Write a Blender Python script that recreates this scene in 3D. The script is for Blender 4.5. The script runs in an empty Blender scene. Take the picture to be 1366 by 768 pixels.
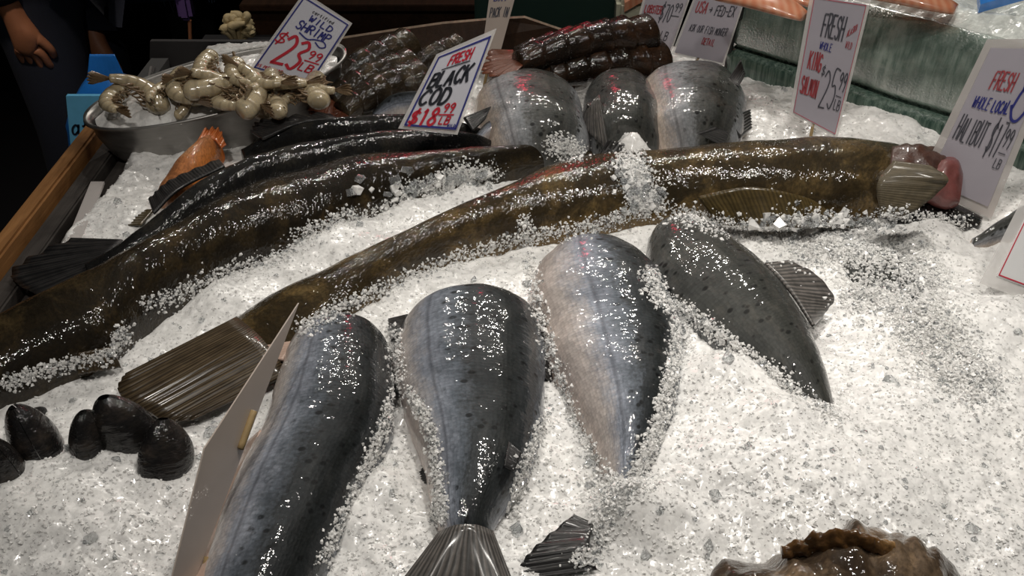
import bpy, math, random
import numpy as np
random.seed(7); rng = np.random.default_rng(7)
PI = math.pi
scn = bpy.context.scene; COL = scn.collection
BED = 0.9; CAMZ = 1.65; PITCH = math.radians(35); F = 1366*35/36

# ------------------------------------------------------------------ geometry of the view, used to lay things out on the ice
def ray(px, py):
    u = (px-683)/F; v = (384-py)/F
    return np.array([u, math.cos(PITCH)+v*math.sin(PITCH), -math.sin(PITCH)+v*math.cos(PITCH)])
CAM = np.array([0, 0, CAMZ])
def P(px, py, h=0.0):
    d = ray(px, py); return CAM + d*((BED+h-CAMZ)/d[2])
def Q(px, py, Y):
    d = ray(px, py); return CAM + d*(Y/d[1])
def onplane(px, py, p0, n):
    d = ray(px, py); n = np.array(n, float); return CAM + d*(np.dot(np.array(p0)-CAM, n)/np.dot(d, n))

def crom(A, n):
    A = np.array(A, float); k = len(A)
    if k == 2: return A[0]+(A[1]-A[0])*np.linspace(0, 1, n)[:, None]
    Ap = np.vstack([2*A[0]-A[1], A, 2*A[-1]-A[-2]])
    t = np.linspace(0, k-1, n); i = np.clip(t.astype(int), 0, k-2); f = (t-i)[:, None]
    p0, p1, p2, p3 = Ap[i], Ap[i+1], Ap[i+2], Ap[i+3]
    return .5*((2*p1)+(-p0+p2)*f+(2*p0-5*p1+4*p2-p3)*f*f+(-p0+3*p1-3*p2+p3)*f**3)

def _h(ix, iy, s):
    n = (ix.astype(np.int64)*374761393 + iy.astype(np.int64)*668265263 + s*1442695041) & 0xffffffff
    n = ((n ^ (n >> 13))*1274126177) & 0xffffffff
    return ((n ^ (n >> 16)) & 0xffff)/65535.0
def vn(x, y, s=0):
    x = np.asarray(x, float); y = np.asarray(y, float)
    ix = np.floor(x); iy = np.floor(y); fx = x-ix; fy = y-iy
    fx = fx*fx*(3-2*fx); fy = fy*fy*(3-2*fy)
    a = _h(ix, iy, s); b = _h(ix+1, iy, s); c = _h(ix, iy+1, s); d = _h(ix+1, iy+1, s)
    return (a+(b-a)*fx)*(1-fy)+(c+(d-c)*fx)*fy

# ------------------------------------------------------------------ materials
class NT:
    def __init__(s, name):
        s.m = bpy.data.materials.new(name); s.m.use_nodes = True; s.t = s.m.node_tree; s.n = s.t.nodes
        s.b = s.n['Principled BSDF']; s.out = s.n['Material Output']
    def add(s, typ, ins=None, **props):
        nd = s.n.new(typ)
        for k, v in props.items(): setattr(nd, k, v)
        for k, v in (ins or {}).items(): s.put(nd, k, v)
        return nd
    def put(s, nd, k, v):
        sock = nd.inputs[k]
        if isinstance(v, bpy.types.NodeSocket): s.t.links.new(v, sock)
        elif isinstance(v, bpy.types.Node): s.t.links.new(v.outputs[0], sock)
        else:
            if isinstance(v, tuple) and len(v) == 3 and sock.type == 'RGBA': v = v+(1,)
            sock.default_value = v
    def math(s, op, a, b=0.0, c=0.0, clamp=False):
        return s.add('ShaderNodeMath', {0: a, 1: b, 2: c}, operation=op, use_clamp=clamp).outputs[0]
    def mix(s, f, a, b, mode='MIX'):
        nd = s.add('ShaderNodeMix', data_type='RGBA', blend_type=mode)
        s.put(nd, 0, f); s.put(nd, 6, a); s.put(nd, 7, b); return nd.outputs[2]
    def ramp(s, f, stops, interp='LINEAR'):
        nd = s.add('ShaderNodeValToRGB', {0: f}); cr = nd.color_ramp; cr.interpolation = interp
        while len(cr.elements) < len(stops): cr.elements.new(.5)
        for e, (p, c) in zip(cr.elements, stops):
            e.position = p; e.color = (c, c, c, 1) if isinstance(c, (int, float)) else tuple(c)+(1,)
        return nd.outputs[0]
    def obj(s): return s.add('ShaderNodeTexCoord').outputs['Object']
    def uv(s, name): return s.add('ShaderNodeUVMap', uv_map=name).outputs[0]
    def noise(s, vec, scale, detail=3, rough=.55, dist=0.0):
        return s.add('ShaderNodeTexNoise', {'Vector': vec, 'Scale': scale, 'Detail': detail, 'Roughness': rough, 'Distortion': dist}).outputs[0]
    def vor(s, vec, scale, rnd=1.0, feature='F1', out=0):
        return s.add('ShaderNodeTexVoronoi', {'Vector': vec, 'Scale': scale, 'Randomness': rnd}, feature=feature).outputs[out]
    def scalev(s, vec, sc): return s.add('ShaderNodeVectorMath', {0: vec, 1: sc}, operation='MULTIPLY').outputs[0]
    def bump(s, h, strength=.3, dist=.002, normal=None):
        ins = {'Strength': strength, 'Distance': dist, 'Height': h}
        if normal is not None: ins['Normal'] = normal
        return s.add('ShaderNodeBump', ins).outputs[0]
    def set(s, **k):
        for a, v in k.items(): s.put(s.b, a.replace('_', ' '), v)
        return s.m

def simple(name, col, rough=.5, metal=0.0, var=.12, scale=40, bump=.0, coat=0.0, **kw):
    t = NT(name); o = t.obj(); n = t.noise(o, scale)
    c = t.mix(n, tuple(x*(1-var) for x in col), tuple(min(1, x*(1+var)) for x in col))
    d = dict(Base_Color=c, Roughness=rough, Metallic=metal, Coat_Weight=coat)
    if bump: d['Normal'] = t.bump(t.noise(o, scale*4), bump, .001)
    d.update(kw); return t.set(**d)

def salmon_mat(name, dark=1.0, pink=0.0, edge=.36, spots=True, warm=False):
    t = NT(name); n = t.uv('norm'); g = t.uv('metric')
    sep = t.add('ShaderNodeSeparateXYZ', {0: n}); U, V = sep.outputs[0], sep.outputs[1]
    a = t.math('ABSOLUTE', V)
    nz = t.noise(t.scalev(g, (1, 2.5, 1)), 28, 4)
    fine = t.noise(g, 260, 2)
    a = t.math('ADD', a, t.math('MULTIPLY', t.math('SUBTRACT', nz, .5), .16))
    a = t.math('ADD', a, t.math('MULTIPLY', t.math('SUBTRACT', fine, .5), .12))
    k = 1/dark
    col = t.ramp(a, [(0, (.016*k, .019*k, .020*k)), (edge*.62, (.034*k, .040*k, .046*k)), (edge*.92, (.10*k, .12*k, .15*k)),
                     (edge+.09, (.30, .34, .42)), (edge+.22, (.56+.05*pink, .55, .56-.03*pink)), (.8, (.62+.05*pink, .52, .49-.05*pink))])
    # scales in rows
    gv = t.scalev(g, (1, 1.2, 1))
    sc = t.vor(gv, 230, .42); sc2 = t.vor(gv, 230, .42, out=1)
    scl = t.ramp(sc, [(.0, 1.0), (.5, .92), (.85, .66)])
    hue = t.ramp(t.add('ShaderNodeSeparateColor', {0: sc2}).outputs[0], [(0, .82), (1, 1.15)])
    col = t.mix(.75, col, t.mix(1, col, scl, 'MULTIPLY')); col = t.mix(.8, col, t.mix(1, col, hue, 'MULTIPLY'))
    # lateral line
    ll = t.math('ABSOLUTE', t.math('SUBTRACT', t.math('ABSOLUTE', V), edge+.07))
    col = t.mix(t.ramp(ll, [(0, .5), (.008, .3), (.016, 0)]), col, (.05, .055, .07))
    if spots:
        sp = t.vor(g, 75, 1); m = t.ramp(sp, [(.16, .85), (.26, 0)])
        m = t.math('MULTIPLY', m, t.ramp(a, [(edge*.9, 1), (edge+.05, 0)]))
        col = t.mix(m, col, (.006, .007, .008))
    wr = t.noise(t.scalev(g, (.5, 1.6, 1)), 42, 5, .7)
    col = t.mix(t.ramp(wr, [(.5, 0), (.75, .25)]), col, t.mix(.5, col, (.16*k, .16*k, .16*k)))
    col = t.mix(t.ramp(t.noise(g, 13, 4, .6), [(.42, .45), (.6, 0)]), col, t.mix(1, col, (.45, .46, .48), 'MULTIPLY'))
    col = t.mix(.8, col, t.mix(1, col, (1.22, 1.03, .82) if warm else (1.06, 1.0, .93), 'MULTIPLY'))
    met = t.ramp(a, [(edge*.8, .0), (edge+.15, .22), (.9, .05)])
    h = t.math('ADD', t.math('MULTIPLY', sc, -.5), t.math('MULTIPLY', fine, .55))
    b = t.bump(h, .5, .0011); b = t.bump(nz, .25, .004, b)
    cb = t.bump(t.math('ADD', t.math('MULTIPLY', t.vor(g, 150, .8), -.22), t.noise(g, 62, 3, .6)), 1.0, .0016)
    t.set(Base_Color=col, Metallic=met, Roughness=t.ramp(nz, [(.3, .40), (.7, .55)]), Specular_IOR_Level=.12, Coat_Weight=.75, Coat_Roughness=.05, Normal=b)
    t.put(t.b, 'Coat Normal', cb); return t.m

def flatfish_mat(name, base, hi, edgecol, spread=(.42, .62), streak=False):
    t = NT(name); n = t.uv('norm'); g = t.uv('metric')
    sep = t.add('ShaderNodeSeparateXYZ', {0: n}); V = sep.outputs[1]
    mott = t.noise(g, 17, 6, .62, .6); fine = t.noise(g, 240, 3); mid = t.noise(g, 75, 3, .6)
    col = t.ramp(mott, [(.32, tuple(x*.55 for x in base)), (.5, base), (.68, hi)])
    col = t.mix(t.ramp(mid, [(.45, 0), (.7, .6)]), col, t.mix(1, col, (1.7, 1.55, 1.25), 'MULTIPLY'))
    e = t.math('ADD', V, t.math('MULTIPLY', t.math('SUBTRACT', mott, .5), .22))
    col = t.mix(t.ramp(e, [(spread[0], 0), (spread[1], .85)]), col, edgecol)
    col = t.mix(t.ramp(fine, [(.35, .5), (.6, 0)]), col, tuple(x*.4 for x in base))
    b = t.bump(fine, .5, .0012); b = t.bump(mid, .3, .003, b)
    cb = t.bump(t.math('ADD', t.math('MULTIPLY', t.noise(g, 150, 2, .6), .5), t.noise(g, 58, 3, .6)), 1.0, .0022)
    t.set(Base_Color=col, Roughness=t.ramp(mid, [(.3, .45), (.7, .65)]), Coat_Weight=.8, Coat_Roughness=.05, Normal=b, Specular_IOR_Level=.06)
    t.put(t.b, 'Coat Normal', cb); return t.m

def fin_mat(name, c1, c2, rough=.35, n=34, coat=.6):
    t = NT(name); u = t.uv('norm')
    sep = t.add('ShaderNodeSeparateXYZ', {0: u})
    w = t.add('ShaderNodeTexWave', {'Vector': t.scalev(u, (1, .06, 1)), 'Scale': n/6.0, 'Distortion': 2.5, 'Detail': 3, 'Detail Scale': 4}).outputs[1]
    w = t.ramp(t.math('ADD', t.math('MULTIPLY', w, .5), t.math('MULTIPLY', t.noise(t.scalev(u, (20, 1.5, 1)), 3, 4), .5)), [(.25, 0), (.75, .8)])
    c = t.mix(w, c1, c2); c = t.mix(t.ramp(t.noise(u, 6), [(.4, 0), (.65, .5)]), c, tuple(x*.5 for x in c1))
    return t.set(Base_Color=c, Roughness=rough, Coat_Weight=coat, Coat_Roughness=.15, Normal=t.bump(w, .35, .001), Specular_IOR_Level=.3)

def ice_mat(name, tint=(.88, .87, .85), clear=False):
    t = NT(name); o = t.obj()
    v = t.vor(o, 210, 1, out=1); g = t.add('ShaderNodeSeparateColor', {0: v}).outputs[0]
    n = t.noise(o, 55, 4, .65); big = t.noise(o, 7, 3)
    c = t.mix(t.ramp(g, [(0, 0), (1, 1)]), tuple(x*.88 for x in tint), tuple(min(1, x*1.08) for x in tint))
    c = t.mix(t.ramp(n, [(.36, .35), (.52, 0)]), c, tuple(x*.66 for x in tint))
    c = t.mix(t.ramp(big, [(.35, .30), (.6, 0)]), c, (.70, .69, .66))
    dd = t.vor(o, 210, 1)
    b = t.bump(t.math('ADD', t.math('MULTIPLY', dd, -1.0), t.math('MULTIPLY', n, .8)), .25, .0012)
    d = dict(Base_Color=c, Roughness=.22, Normal=b, Specular_IOR_Level=.6, IOR=1.31, Coat_Weight=.35, Coat_Roughness=.06)
    if clear: d.update(Transmission_Weight=.85, Roughness=.08, Base_Color=(.93, .95, .96), Coat_Weight=0)
    else: d.update(Subsurface_Weight=.35, Subsurface_Radius=(.004, .004, .004), Subsurface_Scale=1.0)
    return t.set(**d)

def wood_mat(name, c1, c2, rough=.55, sc=1):
    t = NT(name); o = t.obj()
    w = t.noise(t.scalev(o, (14*sc, 1.2*sc, 14*sc)), 5, 6, .65, .5)
    c = t.mix(t.ramp(w, [(.3, 0), (.7, 1)]), c1, c2)
    c = t.mix(t.ramp(t.noise(o, 9, 5), [(.5, 0), (.7, .6)]), c, tuple(x*.3 for x in c1))
    return t.set(Base_Color=c, Roughness=rough, Specular_IOR_Level=.15, Normal=t.bump(w, .4, .002))

def plastic_mat(name, a=.55, tint=(.8, .78, .76)):
    t = NT(name)
    tr = t.add('ShaderNodeBsdfTransparent'); t.set(Base_Color=tint, Roughness=.12, Coat_Weight=.5, Normal=t.bump(t.noise(t.obj(), 14, 2), .25, .004))
    mx = t.add('ShaderNodeMixShader', {0: a, 1: tr.outputs[0], 2: t.b.outputs[0]})
    t.t.links.new(mx.outputs[0], t.out.inputs[0]); return t.m

M = {}
M['ice'] = ice_mat('crushed_ice_white'); M['ice_clear'] = ice_mat('ice_clear', clear=True)
M['ice_green'] = ice_mat('crushed_ice_pale', (.76, .80, .76))
M['salmon_blue'] = salmon_mat('salmon_skin_blue', 1.0, .3, .27)
M['salmon_green'] = salmon_mat('salmon_skin_green', .8, .3, .27)
M['salmon_silver'] = salmon_mat('salmon_skin_silver', .8, .5, .20)
M['salmon_dark'] = salmon_mat('salmon_skin_dark', .50, .6, .66, warm=True)
M['salmon_grey'] = salmon_mat('salmon_skin_grey', .45, .3, .22, warm=True)
M['halibut'] = flatfish_mat('halibut_skin', (.034, .024, .011), (.12, .082, .034), (.22, .135, .04), (.40, .60))
M['halibut2'] = flatfish_mat('halibut_skin_dark', (.016, .012, .007), (.050, .035, .016), (.05, .035, .015))
M['blackcod'] = flatfish_mat('black_cod_skin', (.010, .010, .010), (.026, .024, .020), (.02, .018, .015))
M['orangefish'] = flatfish_mat('rockfish_skin', (.42, .17, .07), (.55, .30, .16), (.70, .22, .04), (.25, .5))
M['monk'] = flatfish_mat('brown_head_skin', (.05, .034, .022), (.19, .135, .09), (.08, .05, .03))
M['fin_dark'] = fin_mat('fin_dark', (.014, .014, .015), (.045, .042, .040), n=60, coat=.35)
M['fin_grey'] = fin_mat('fin_grey', (.05, .048, .045), (.19, .17, .155))
M['fin_brown'] = fin_mat('fin_brown', (.030, .020, .011), (.13, .095, .055), n=60)
M['fin_gold'] = fin_mat('fin_gold', (.055, .038, .013), (.115, .080, .028), n=70)
M['fin_pect'] = fin_mat('fin_pectoral', (.070, .056, .032), (.12, .095, .058), n=60, rough=.6, coat=.2)
M['fin_orange'] = fin_mat('fin_orange', (.5, .1, .02), (.8, .3, .1))
M['meat'] = simple('pink_meat', (.16, .05, .045), .45, 0, .5, 60, .6, .35)
M['meat_pale'] = simple('pale_meat', (.62, .50, .36), .35, 0, .2, 80, .5, .5)
M['belly'] = simple('belly_skin', (.50, .36, .29), .35, 0, .2, 30, .4, .5)
M['gillred'] = simple('gill_flesh', (.055, .022, .014), .4, 0, .95, 70, .8, .4)
M['crest'] = flatfish_mat('crest_skin', (.10, .05, .018), (.26, .15, .06), (.10, .05, .02))
M['shell'] = flatfish_mat('lobster_shell', (.012, .007, .004), (.040, .018, .008), (.08, .03, .010), (.5, .8))
M['shell2'] = flatfish_mat('lobster_shell_green', (.020, .014, .008), (.055, .04, .022), (.06, .045, .02))
M['shell_red'] = fin_mat('lobster_fan', (.09, .025, .012), (.30, .10, .05))
M['prawn'] = None
t = NT('prawn_flesh'); g = t.uv('norm'); o = t.obj()
bands = t.add('ShaderNodeTexWave', {'Vector': t.scalev(g, (1, .01, 1)), 'Scale': 2.1, 'Distortion': .6}).outputs[1]
c = t.mix(t.ramp(bands, [(.0, .7), (.3, 0)]), (.52, .42, .26), (.30, .23, .13)); c = t.mix(t.ramp(t.noise(o, 60), [(.4, .5), (.6, 0)]), c, (.33, .30, .24))
M['prawn'] = t.set(Base_Color=c, Roughness=.25, Coat_Weight=.7, Coat_Roughness=.1, Subsurface_Weight=.3, Subsurface_Radius=(.01, .008, .006), Normal=t.bump(bands, .3, .001))
M['prawn_tail'] = fin_mat('prawn_tail', (.12, .07, .035), (.40, .28, .16))
M['steel'] = None
t = NT('brushed_steel'); o = t.obj(); n = t.noise(t.scalev(o, (1, 1, 6)), 30, 4)
M['steel'] = t.set(Base_Color=t.mix(n, (.22, .21, .20), (.36, .35, .33)), Metallic=.85, Roughness=t.ramp(n, [(.3, .28), (.7, .5)]))
M['mussel'] = flatfish_mat('mussel_shell', (.012, .011, .011), (.045, .036, .030), (.03, .025, .02))
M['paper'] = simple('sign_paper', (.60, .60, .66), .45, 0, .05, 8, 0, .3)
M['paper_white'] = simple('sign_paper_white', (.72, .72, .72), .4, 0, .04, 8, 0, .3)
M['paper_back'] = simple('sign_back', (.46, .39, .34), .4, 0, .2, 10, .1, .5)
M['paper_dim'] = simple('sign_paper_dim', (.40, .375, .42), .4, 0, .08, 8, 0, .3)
M['plastic'] = plastic_mat('clear_plastic', .45); M['plastic_dim'] = plastic_mat('cloudy_plastic', .62, (.62, .58, .56))
M['red'] = simple('red_marker', (.50, .02, .04), .5); M['black'] = simple('black_marker', (.02, .022, .03), .5)
M['blue'] = simple('blue_marker', (.03, .035, .20), .5); M['redline'] = simple('red_border', (.55, .03, .06), .5)
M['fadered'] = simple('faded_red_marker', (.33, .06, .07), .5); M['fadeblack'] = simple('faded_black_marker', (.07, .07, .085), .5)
M['stick'] = wood_mat('bamboo', (.32, .22, .10), (.45, .33, .17))
M['rail'] = wood_mat('rail_wood', (.16, .07, .022), (.34, .165, .06)); M['darkwood'] = wood_mat('dark_board', (.030, .026, .024), (.070, .062, .056))
M['brownboard'] = wood_mat('brown_board', (.022, .012, .007), (.040, .021, .012), .5)
M['boardedge'] = wood_mat('board_edge', (.10, .07, .05), (.22, .17, .12))
M['crate'] = wood_mat('crate_wood', (.018, .009, .005), (.035, .017, .009)); M['greyboard'] = simple('grey_board', (.028, .026, .027), .6)
M['greenboard'] = simple('green_board', (.008, .030, .022), .6, 0, .3, 12)
M['floor'] = simple('dark_floor', (.012, .012, .014), .6); M['wall'] = simple('dark_wall', (.006, .006, .008), .8)
M['bin'] = simple('bin_side', (.05, .05, .05), .6)
M['cloth'] = simple('black_cloth', (.0055, .0055, .007), .9, 0, .3, 200, .5); M['jeans'] = simple('dark_jeans', (.008, .011, .022), .9, 0, .4, 300, .5)
M['denim'] = simple('blue_denim', (.035, .055, .09), .9, 0, .4, 300, .5); M['purple'] = simple('purple_cloth', (.14, .08, .26), .8, 0, .2, 200, .4)
M['skin'] = simple('skin', (.34, .14, .07), .5, 0, .12, 30, .2); M['hair'] = simple('hair', (.02, .015, .01), .6)
M['bag'] = simple('blue_bag', (.015, .16, .55), .3, 0, .3, 20, .4, .5); M['bagprint'] = simple('pale_blue_print', (.15, .50, .80), .4); M['ink'] = simple('bag_ink', (.01, .015, .03), .5)
M['coral'] = simple('cream_shell', (.50, .40, .22), .6, 0, .4, 90, .5); M['cream'] = simple('cream_plastic', (.50, .49, .38), .4)
t = NT('fillet_orange'); o = t.obj(); w = t.add('ShaderNodeTexWave', {'Vector': o, 'Scale': 22, 'Distortion': 4, 'Detail': 2}).outputs[1]
M['fillet'] = t.set(Base_Color=t.mix(w, (.52, .19, .10), (.58, .28, .17)), Roughness=.3, Coat_Weight=.6)
M['blackmetal'] = simple('black_metal', (.01, .01, .01), .4)
M['blueglare'] = simple('blue_reflection_paint', (.05, .25, .75), .25, 0, .4, 30, 0, .8)  # colour of the painted blue light reflection on the case
t = NT('frosted_green_glass'); o = t.obj()
st = t.noise(t.scalev(o, (30, 30, 2.2)), 3, 5, .7); pn = t.noise(o, 22, 5, .7)
c = t.mix(t.ramp(st, [(.38, 0), (.62, 1)]), (.17, .24, .20), (.40, .48, .42))
c = t.mix(t.ramp(pn, [(.5, 0), (.68, .8)]), c, (.42, .47, .41))
c = t.mix(t.ramp(t.noise(o, 9, 3), [(.42, .65), (.55, 0)]), c, (.07, .11, .09))
M['case'] = t.set(Base_Color=c, Roughness=.22, Transmission_Weight=.35, IOR=1.45, Coat_Weight=.7, Coat_Roughness=.08, Normal=t.bump(t.math('ADD', st, t.noise(o, 260, 2)), .45, .002))
t = NT('green_glass_foot'); o = t.obj(); st = t.noise(t.scalev(o, (60, 60, 4)), 3, 5, .7)
M['case_foot'] = t.set(Base_Color=t.mix(t.ramp(st, [(.4, 0), (.7, 1)]), (.035, .07, .055), (.16, .22, .18)), Roughness=.2, Coat_Weight=.7, Normal=t.bump(st, .5, .003))
M['bulb'] = None

# ------------------------------------------------------------------ objects
SURF = []
def mk(name, verts, faces, mat, parent=None, origin=None, uvs=None, smooth=True, mats=None, fmat=None):
    verts = np.asarray(verts, float); SURF.append((verts, [tuple(int(i) for i in f) for f in faces], name))
    if parent is not None: org = np.array(parent['_o'])
    elif origin is not None: org = np.array(origin, float)
    else:
        org = np.array([verts[:, 0].mean(), verts[:, 1].mean(), verts[:, 2].min()])
    me = bpy.data.meshes.new(name); me.from_pydata((verts-org).tolist(), [], [tuple(int(i) for i in f) for f in faces])
    for m in (mats or [mat]): me.materials.append(m)
    if fmat is not None: me.polygons.foreach_set('material_index', np.array(fmat, dtype=np.int32))
    if uvs:
        for nm, arr in uvs.items():
            l = me.uv_layers.new(name=nm); l.data.foreach_set('uv', np.asarray(arr, dtype=np.float32).ravel())
    me.polygons.foreach_set('use_smooth', [smooth]*len(me.polygons)); me.update()
    o = bpy.data.objects.new(name, me); COL.objects.link(o)
    if parent is not None: o.parent = parent
    else: o.location = org
    o['_o'] = [float(x) for x in org]
    return o
def thing(name, label, cat, loc=(0, 0, 0), group=None):
    o = bpy.data.objects.new(name, None); COL.objects.link(o); o.location = [float(x) for x in loc]
    o['_o'] = [float(x) for x in loc]; o.empty_display_size = .05
    return tag(o, label, cat, group)
def tag(o, label, cat, group=None, kind=None):
    o['label'] = label; o['category'] = cat
    if group: o['group'] = group
    if kind: o['kind'] = kind
    return o
def struct(o): o['kind'] = 'structure'; return o
def lab(o, s): o['label'] = s; return o
def dup(root, name, loc, rot, scale, label, group):
    r = root.copy(); r.name = name; COL.objects.link(r); r.location = [float(x) for x in loc]; r.rotation_euler = rot; r.scale = scale
    r['label'] = label; r['group'] = group
    for ch in list(root.children):
        c = ch.copy(); COL.objects.link(c); c.parent = r
    return r

def tube_mesh(C, N, B, wa, ha, nv=40, p=2.0, roll=0.0, uvlen=None, cap=True):
    """rings about centres C with side axes N (half width wa) and up axes B (half height ha)"""
    nu = len(C); V = np.zeros((nu, nv, 3)); j = np.arange(nv); v = -1+2*j/nv
    for i in range(nu):
        ph = v*PI+(roll[i] if hasattr(roll, '__len__') else roll)
        s, c = np.sin(ph), np.cos(ph)
        s = np.sign(s)*np.abs(s)**(2/p); c = np.sign(c)*np.abs(c)**(2/p)
        V[i] = C[i]+np.outer(s*wa[i], N[i])+np.outer(c*ha[i], B[i])
    ds = np.r_[0, np.cumsum(np.linalg.norm(np.diff(C, axis=0), axis=1))]; L = ds[-1]
    gir = np.mean((np.array(wa)+np.array(ha))/2)*PI
    verts = V.reshape(-1, 3).tolist(); faces = []; un = []; um = []
    for i in range(nu-1):
        for q in range(nv):
            q2 = (q+1) % nv
            faces.append((i*nv+q, i*nv+q2, (i+1)*nv+q2, (i+1)*nv+q))
            for (a, b) in ((i, q), (i, q+1), (i+1, q+1), (i+1, q)):
                vv = -1+2*b/nv; un.append((ds[a]/L, vv)); um.append((ds[a], vv*gir))
    if cap:
        for i, st in ((0, 1), (nu-1, -1)):
            ring = [i*nv+q for q in range(nv)]
            if st == 1: ring = ring[::-1]
            faces.append(tuple(ring))
            for r in ring:
                vv = -1+2*(r % nv)/nv; un.append((ds[i]/L, vv)); um.append((ds[i], vv*gir))
    return np.array(verts), faces, {'norm': un, 'metric': um}

def fish_axes(stations, nu, drop=0.0):
    S = crom(stations, nu)
    C = []; N = []; wa = []; ha = []
    for (lx, ly, rx, ry, zc, h) in S:
        zc = zc-drop
        h = max(h, .002); L = P(lx, ly, zc); R = P(rx, ry, zc); c = (L+R)/2; W = (R-L)/2; w = np.linalg.norm(W); n = W/w
        hv = c[:2]-CAM[:2]; d = np.linalg.norm(hv); te = (CAMZ-c[2])/d; a = abs(n[:2]@hv/d)
        k = a*h/te; D = 2*w; w2 = max((D*D-k*k)/(2*D), .22*D)
        c = R-n*w2 if n[:2]@hv < 0 else L+n*w2      # the near edge lies at the ice, the far edge is the skyline of the body
        C.append(c); N.append(n); wa.append(w2); ha.append(h)
    return np.array(C), np.array(N), np.array(wa), np.array(ha)
def loft(name, stations, mat, parent, nu=110, nv=56, roll=0.0, p=2.0, lump=.0, seed=1, lsc=18, drop=0.0):
    C, N, wa, ha = fish_axes(stations, nu, drop)
    B = np.tile(np.array([0, 0, 1.0]), (nu, 1))
    v, f, uv = tube_mesh(C, N, B, wa, ha, nv, p, roll)
    if lump:
        i = np.repeat(np.arange(nu), nv); ctr = C[i]
        k = 1+lump*(vn(v[:, 0]*lsc+v[:, 2]*lsc, v[:, 1]*lsc, seed)-.5)*2+lump*.5*(vn(v[:, 0]*lsc*3, v[:, 1]*lsc*3+v[:, 2]*lsc*3, seed+1)-.5)*2
        v = ctr+(v-ctr)*k[:, None]
    return mk(name, v, f, mat, parent, uvs=uv)

def fin(name, root, tip, mat, parent, th=.0016, n=36, m=10, ruf=.0006, wave=7, origin=None, conv=None):
    conv = conv or (lambda q: P(*q))
    R = crom([conv(q) for q in root], n); T = crom([conv(q) for q in tip], n)
    V = []; uv = []
    for i in range(n):
        for j in range(m+1):
            s = j/m; V.append(R[i]*(1-s)+T[i]*s); uv.append((i/(n-1), s))
    V = np.array(V).reshape(n, m+1, 3)
    e1 = np.gradient(V, axis=0); e2 = np.gradient(V, axis=1); nn = np.cross(e1, e2); nn /= (np.linalg.norm(nn, axis=2, keepdims=True)+1e-9)
    s = np.linspace(0, 1, m+1)[None, :, None]; k = np.sin(np.arange(n)*2*PI*wave/n)[:, None, None]
    V = V+nn*ruf*k*s
    thk = th*(1-.6*s)
    A = (V+nn*thk/2).reshape(-1, 3); Bm = (V-nn*thk/2).reshape(-1, 3); K = n*(m+1)
    faces = []; un = []
    idx = lambda i, j: i*(m+1)+j
    for i in range(n-1):
        for j in range(m):
            q = (idx(i, j), idx(i+1, j), idx(i+1, j+1), idx(i, j+1)); faces.append(q); un += [uv[a] for a in q]
            q2 = tuple(K+a for a in q[::-1]); faces.append(q2); un += [uv[a-K] for a in q2]
    bd = [idx(i, 0) for i in range(n)]+[idx(n-1, j) for j in range(1, m+1)]+[idx(i, m) for i in range(n-2, -1, -1)]+[idx(0, j) for j in range(m-1, 0, -1)]
    for a, b in zip(bd, bd[1:]+bd[:1]):
        faces.append((b, a, a+K, b+K)); un += [uv[b], uv[a], uv[a], uv[b]]
    return mk(name, np.vstack([A, Bm]), faces, mat, parent, uvs={'norm': un, 'metric': un}, origin=origin)

def slab(name, poly, offset, mat, parent=None, origin=None, smooth=False, mats=None, edge=None):
    """polygon of 3-D points given thickness 'offset' (vector)"""
    A = np.array(poly, float); n = len(A); V = np.vstack([A, A+np.array(offset)])
    f = [tuple(range(n)), tuple(range(2*n-1, n-1, -1))]+[(i, i+n, (i+1) % n+n, (i+1) % n)[::-1] for i in range(n)]
    fm = [0, 0]+[1]*n if mats else None
    return mk(name, V, f, mat, parent, origin=origin, smooth=smooth, mats=mats, fmat=fm)
def box(name, lo, hi, mat, parent=None, bev=0.0):
    lo = np.array(lo, float); hi = np.array(hi, float)
    b = min(bev, *(hi-lo)/2.1) if bev else 0
    if not b:
        V = [(x, y, z) for x in (lo[0], hi[0]) for y in (lo[1], hi[1]) for z in (lo[2], hi[2])]
        f = [(0, 1, 3, 2), (4, 6, 7, 5), (0, 4, 5, 1), (2, 3, 7, 6), (0, 2, 6, 4), (1, 5, 7, 3)]
        return mk(name, V, f, mat, parent, smooth=False)
    import bmesh
    bm = bmesh.new(); bmesh.ops.create_cube(bm, size=1)
    for v in bm.verts: v.co = [(v.co[i]+.5)*(hi-lo)[i]+lo[i] for i in range(3)]
    bmesh.ops.bevel(bm, geom=bm.edges[:], offset=b, segments=2, affect='EDGES')
    bm.verts.index_update(); V = [tuple(v.co) for v in bm.verts]; f = [tuple(v.index for v in q.verts) for q in bm.faces]; bm.free()
    return mk(name, V, f, mat, parent, smooth=False)
def rod(name, pts, r, mat, parent=None, nv=12, n=None):
    C = crom(pts, n or max(2, (len(pts)-1)*8)); T = np.gradient(C, axis=0); T /= np.linalg.norm(T, axis=1, keepdims=True)
    ref = np.array([0, 0, 1.]) if abs(T[0][2]) < .9 else np.array([1., 0, 0])
    N = np.cross(T, ref); N /= np.linalg.norm(N, axis=1, keepdims=True); B = np.cross(N, T)
    rr = np.full(len(C), r) if np.isscalar(r) else crom([[x] for x in r], len(C))[:, 0]
    v, f, uv = tube_mesh(C, N, B, rr, rr, nv)
    return mk(name, v, f, mat, parent, uvs=uv)

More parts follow.
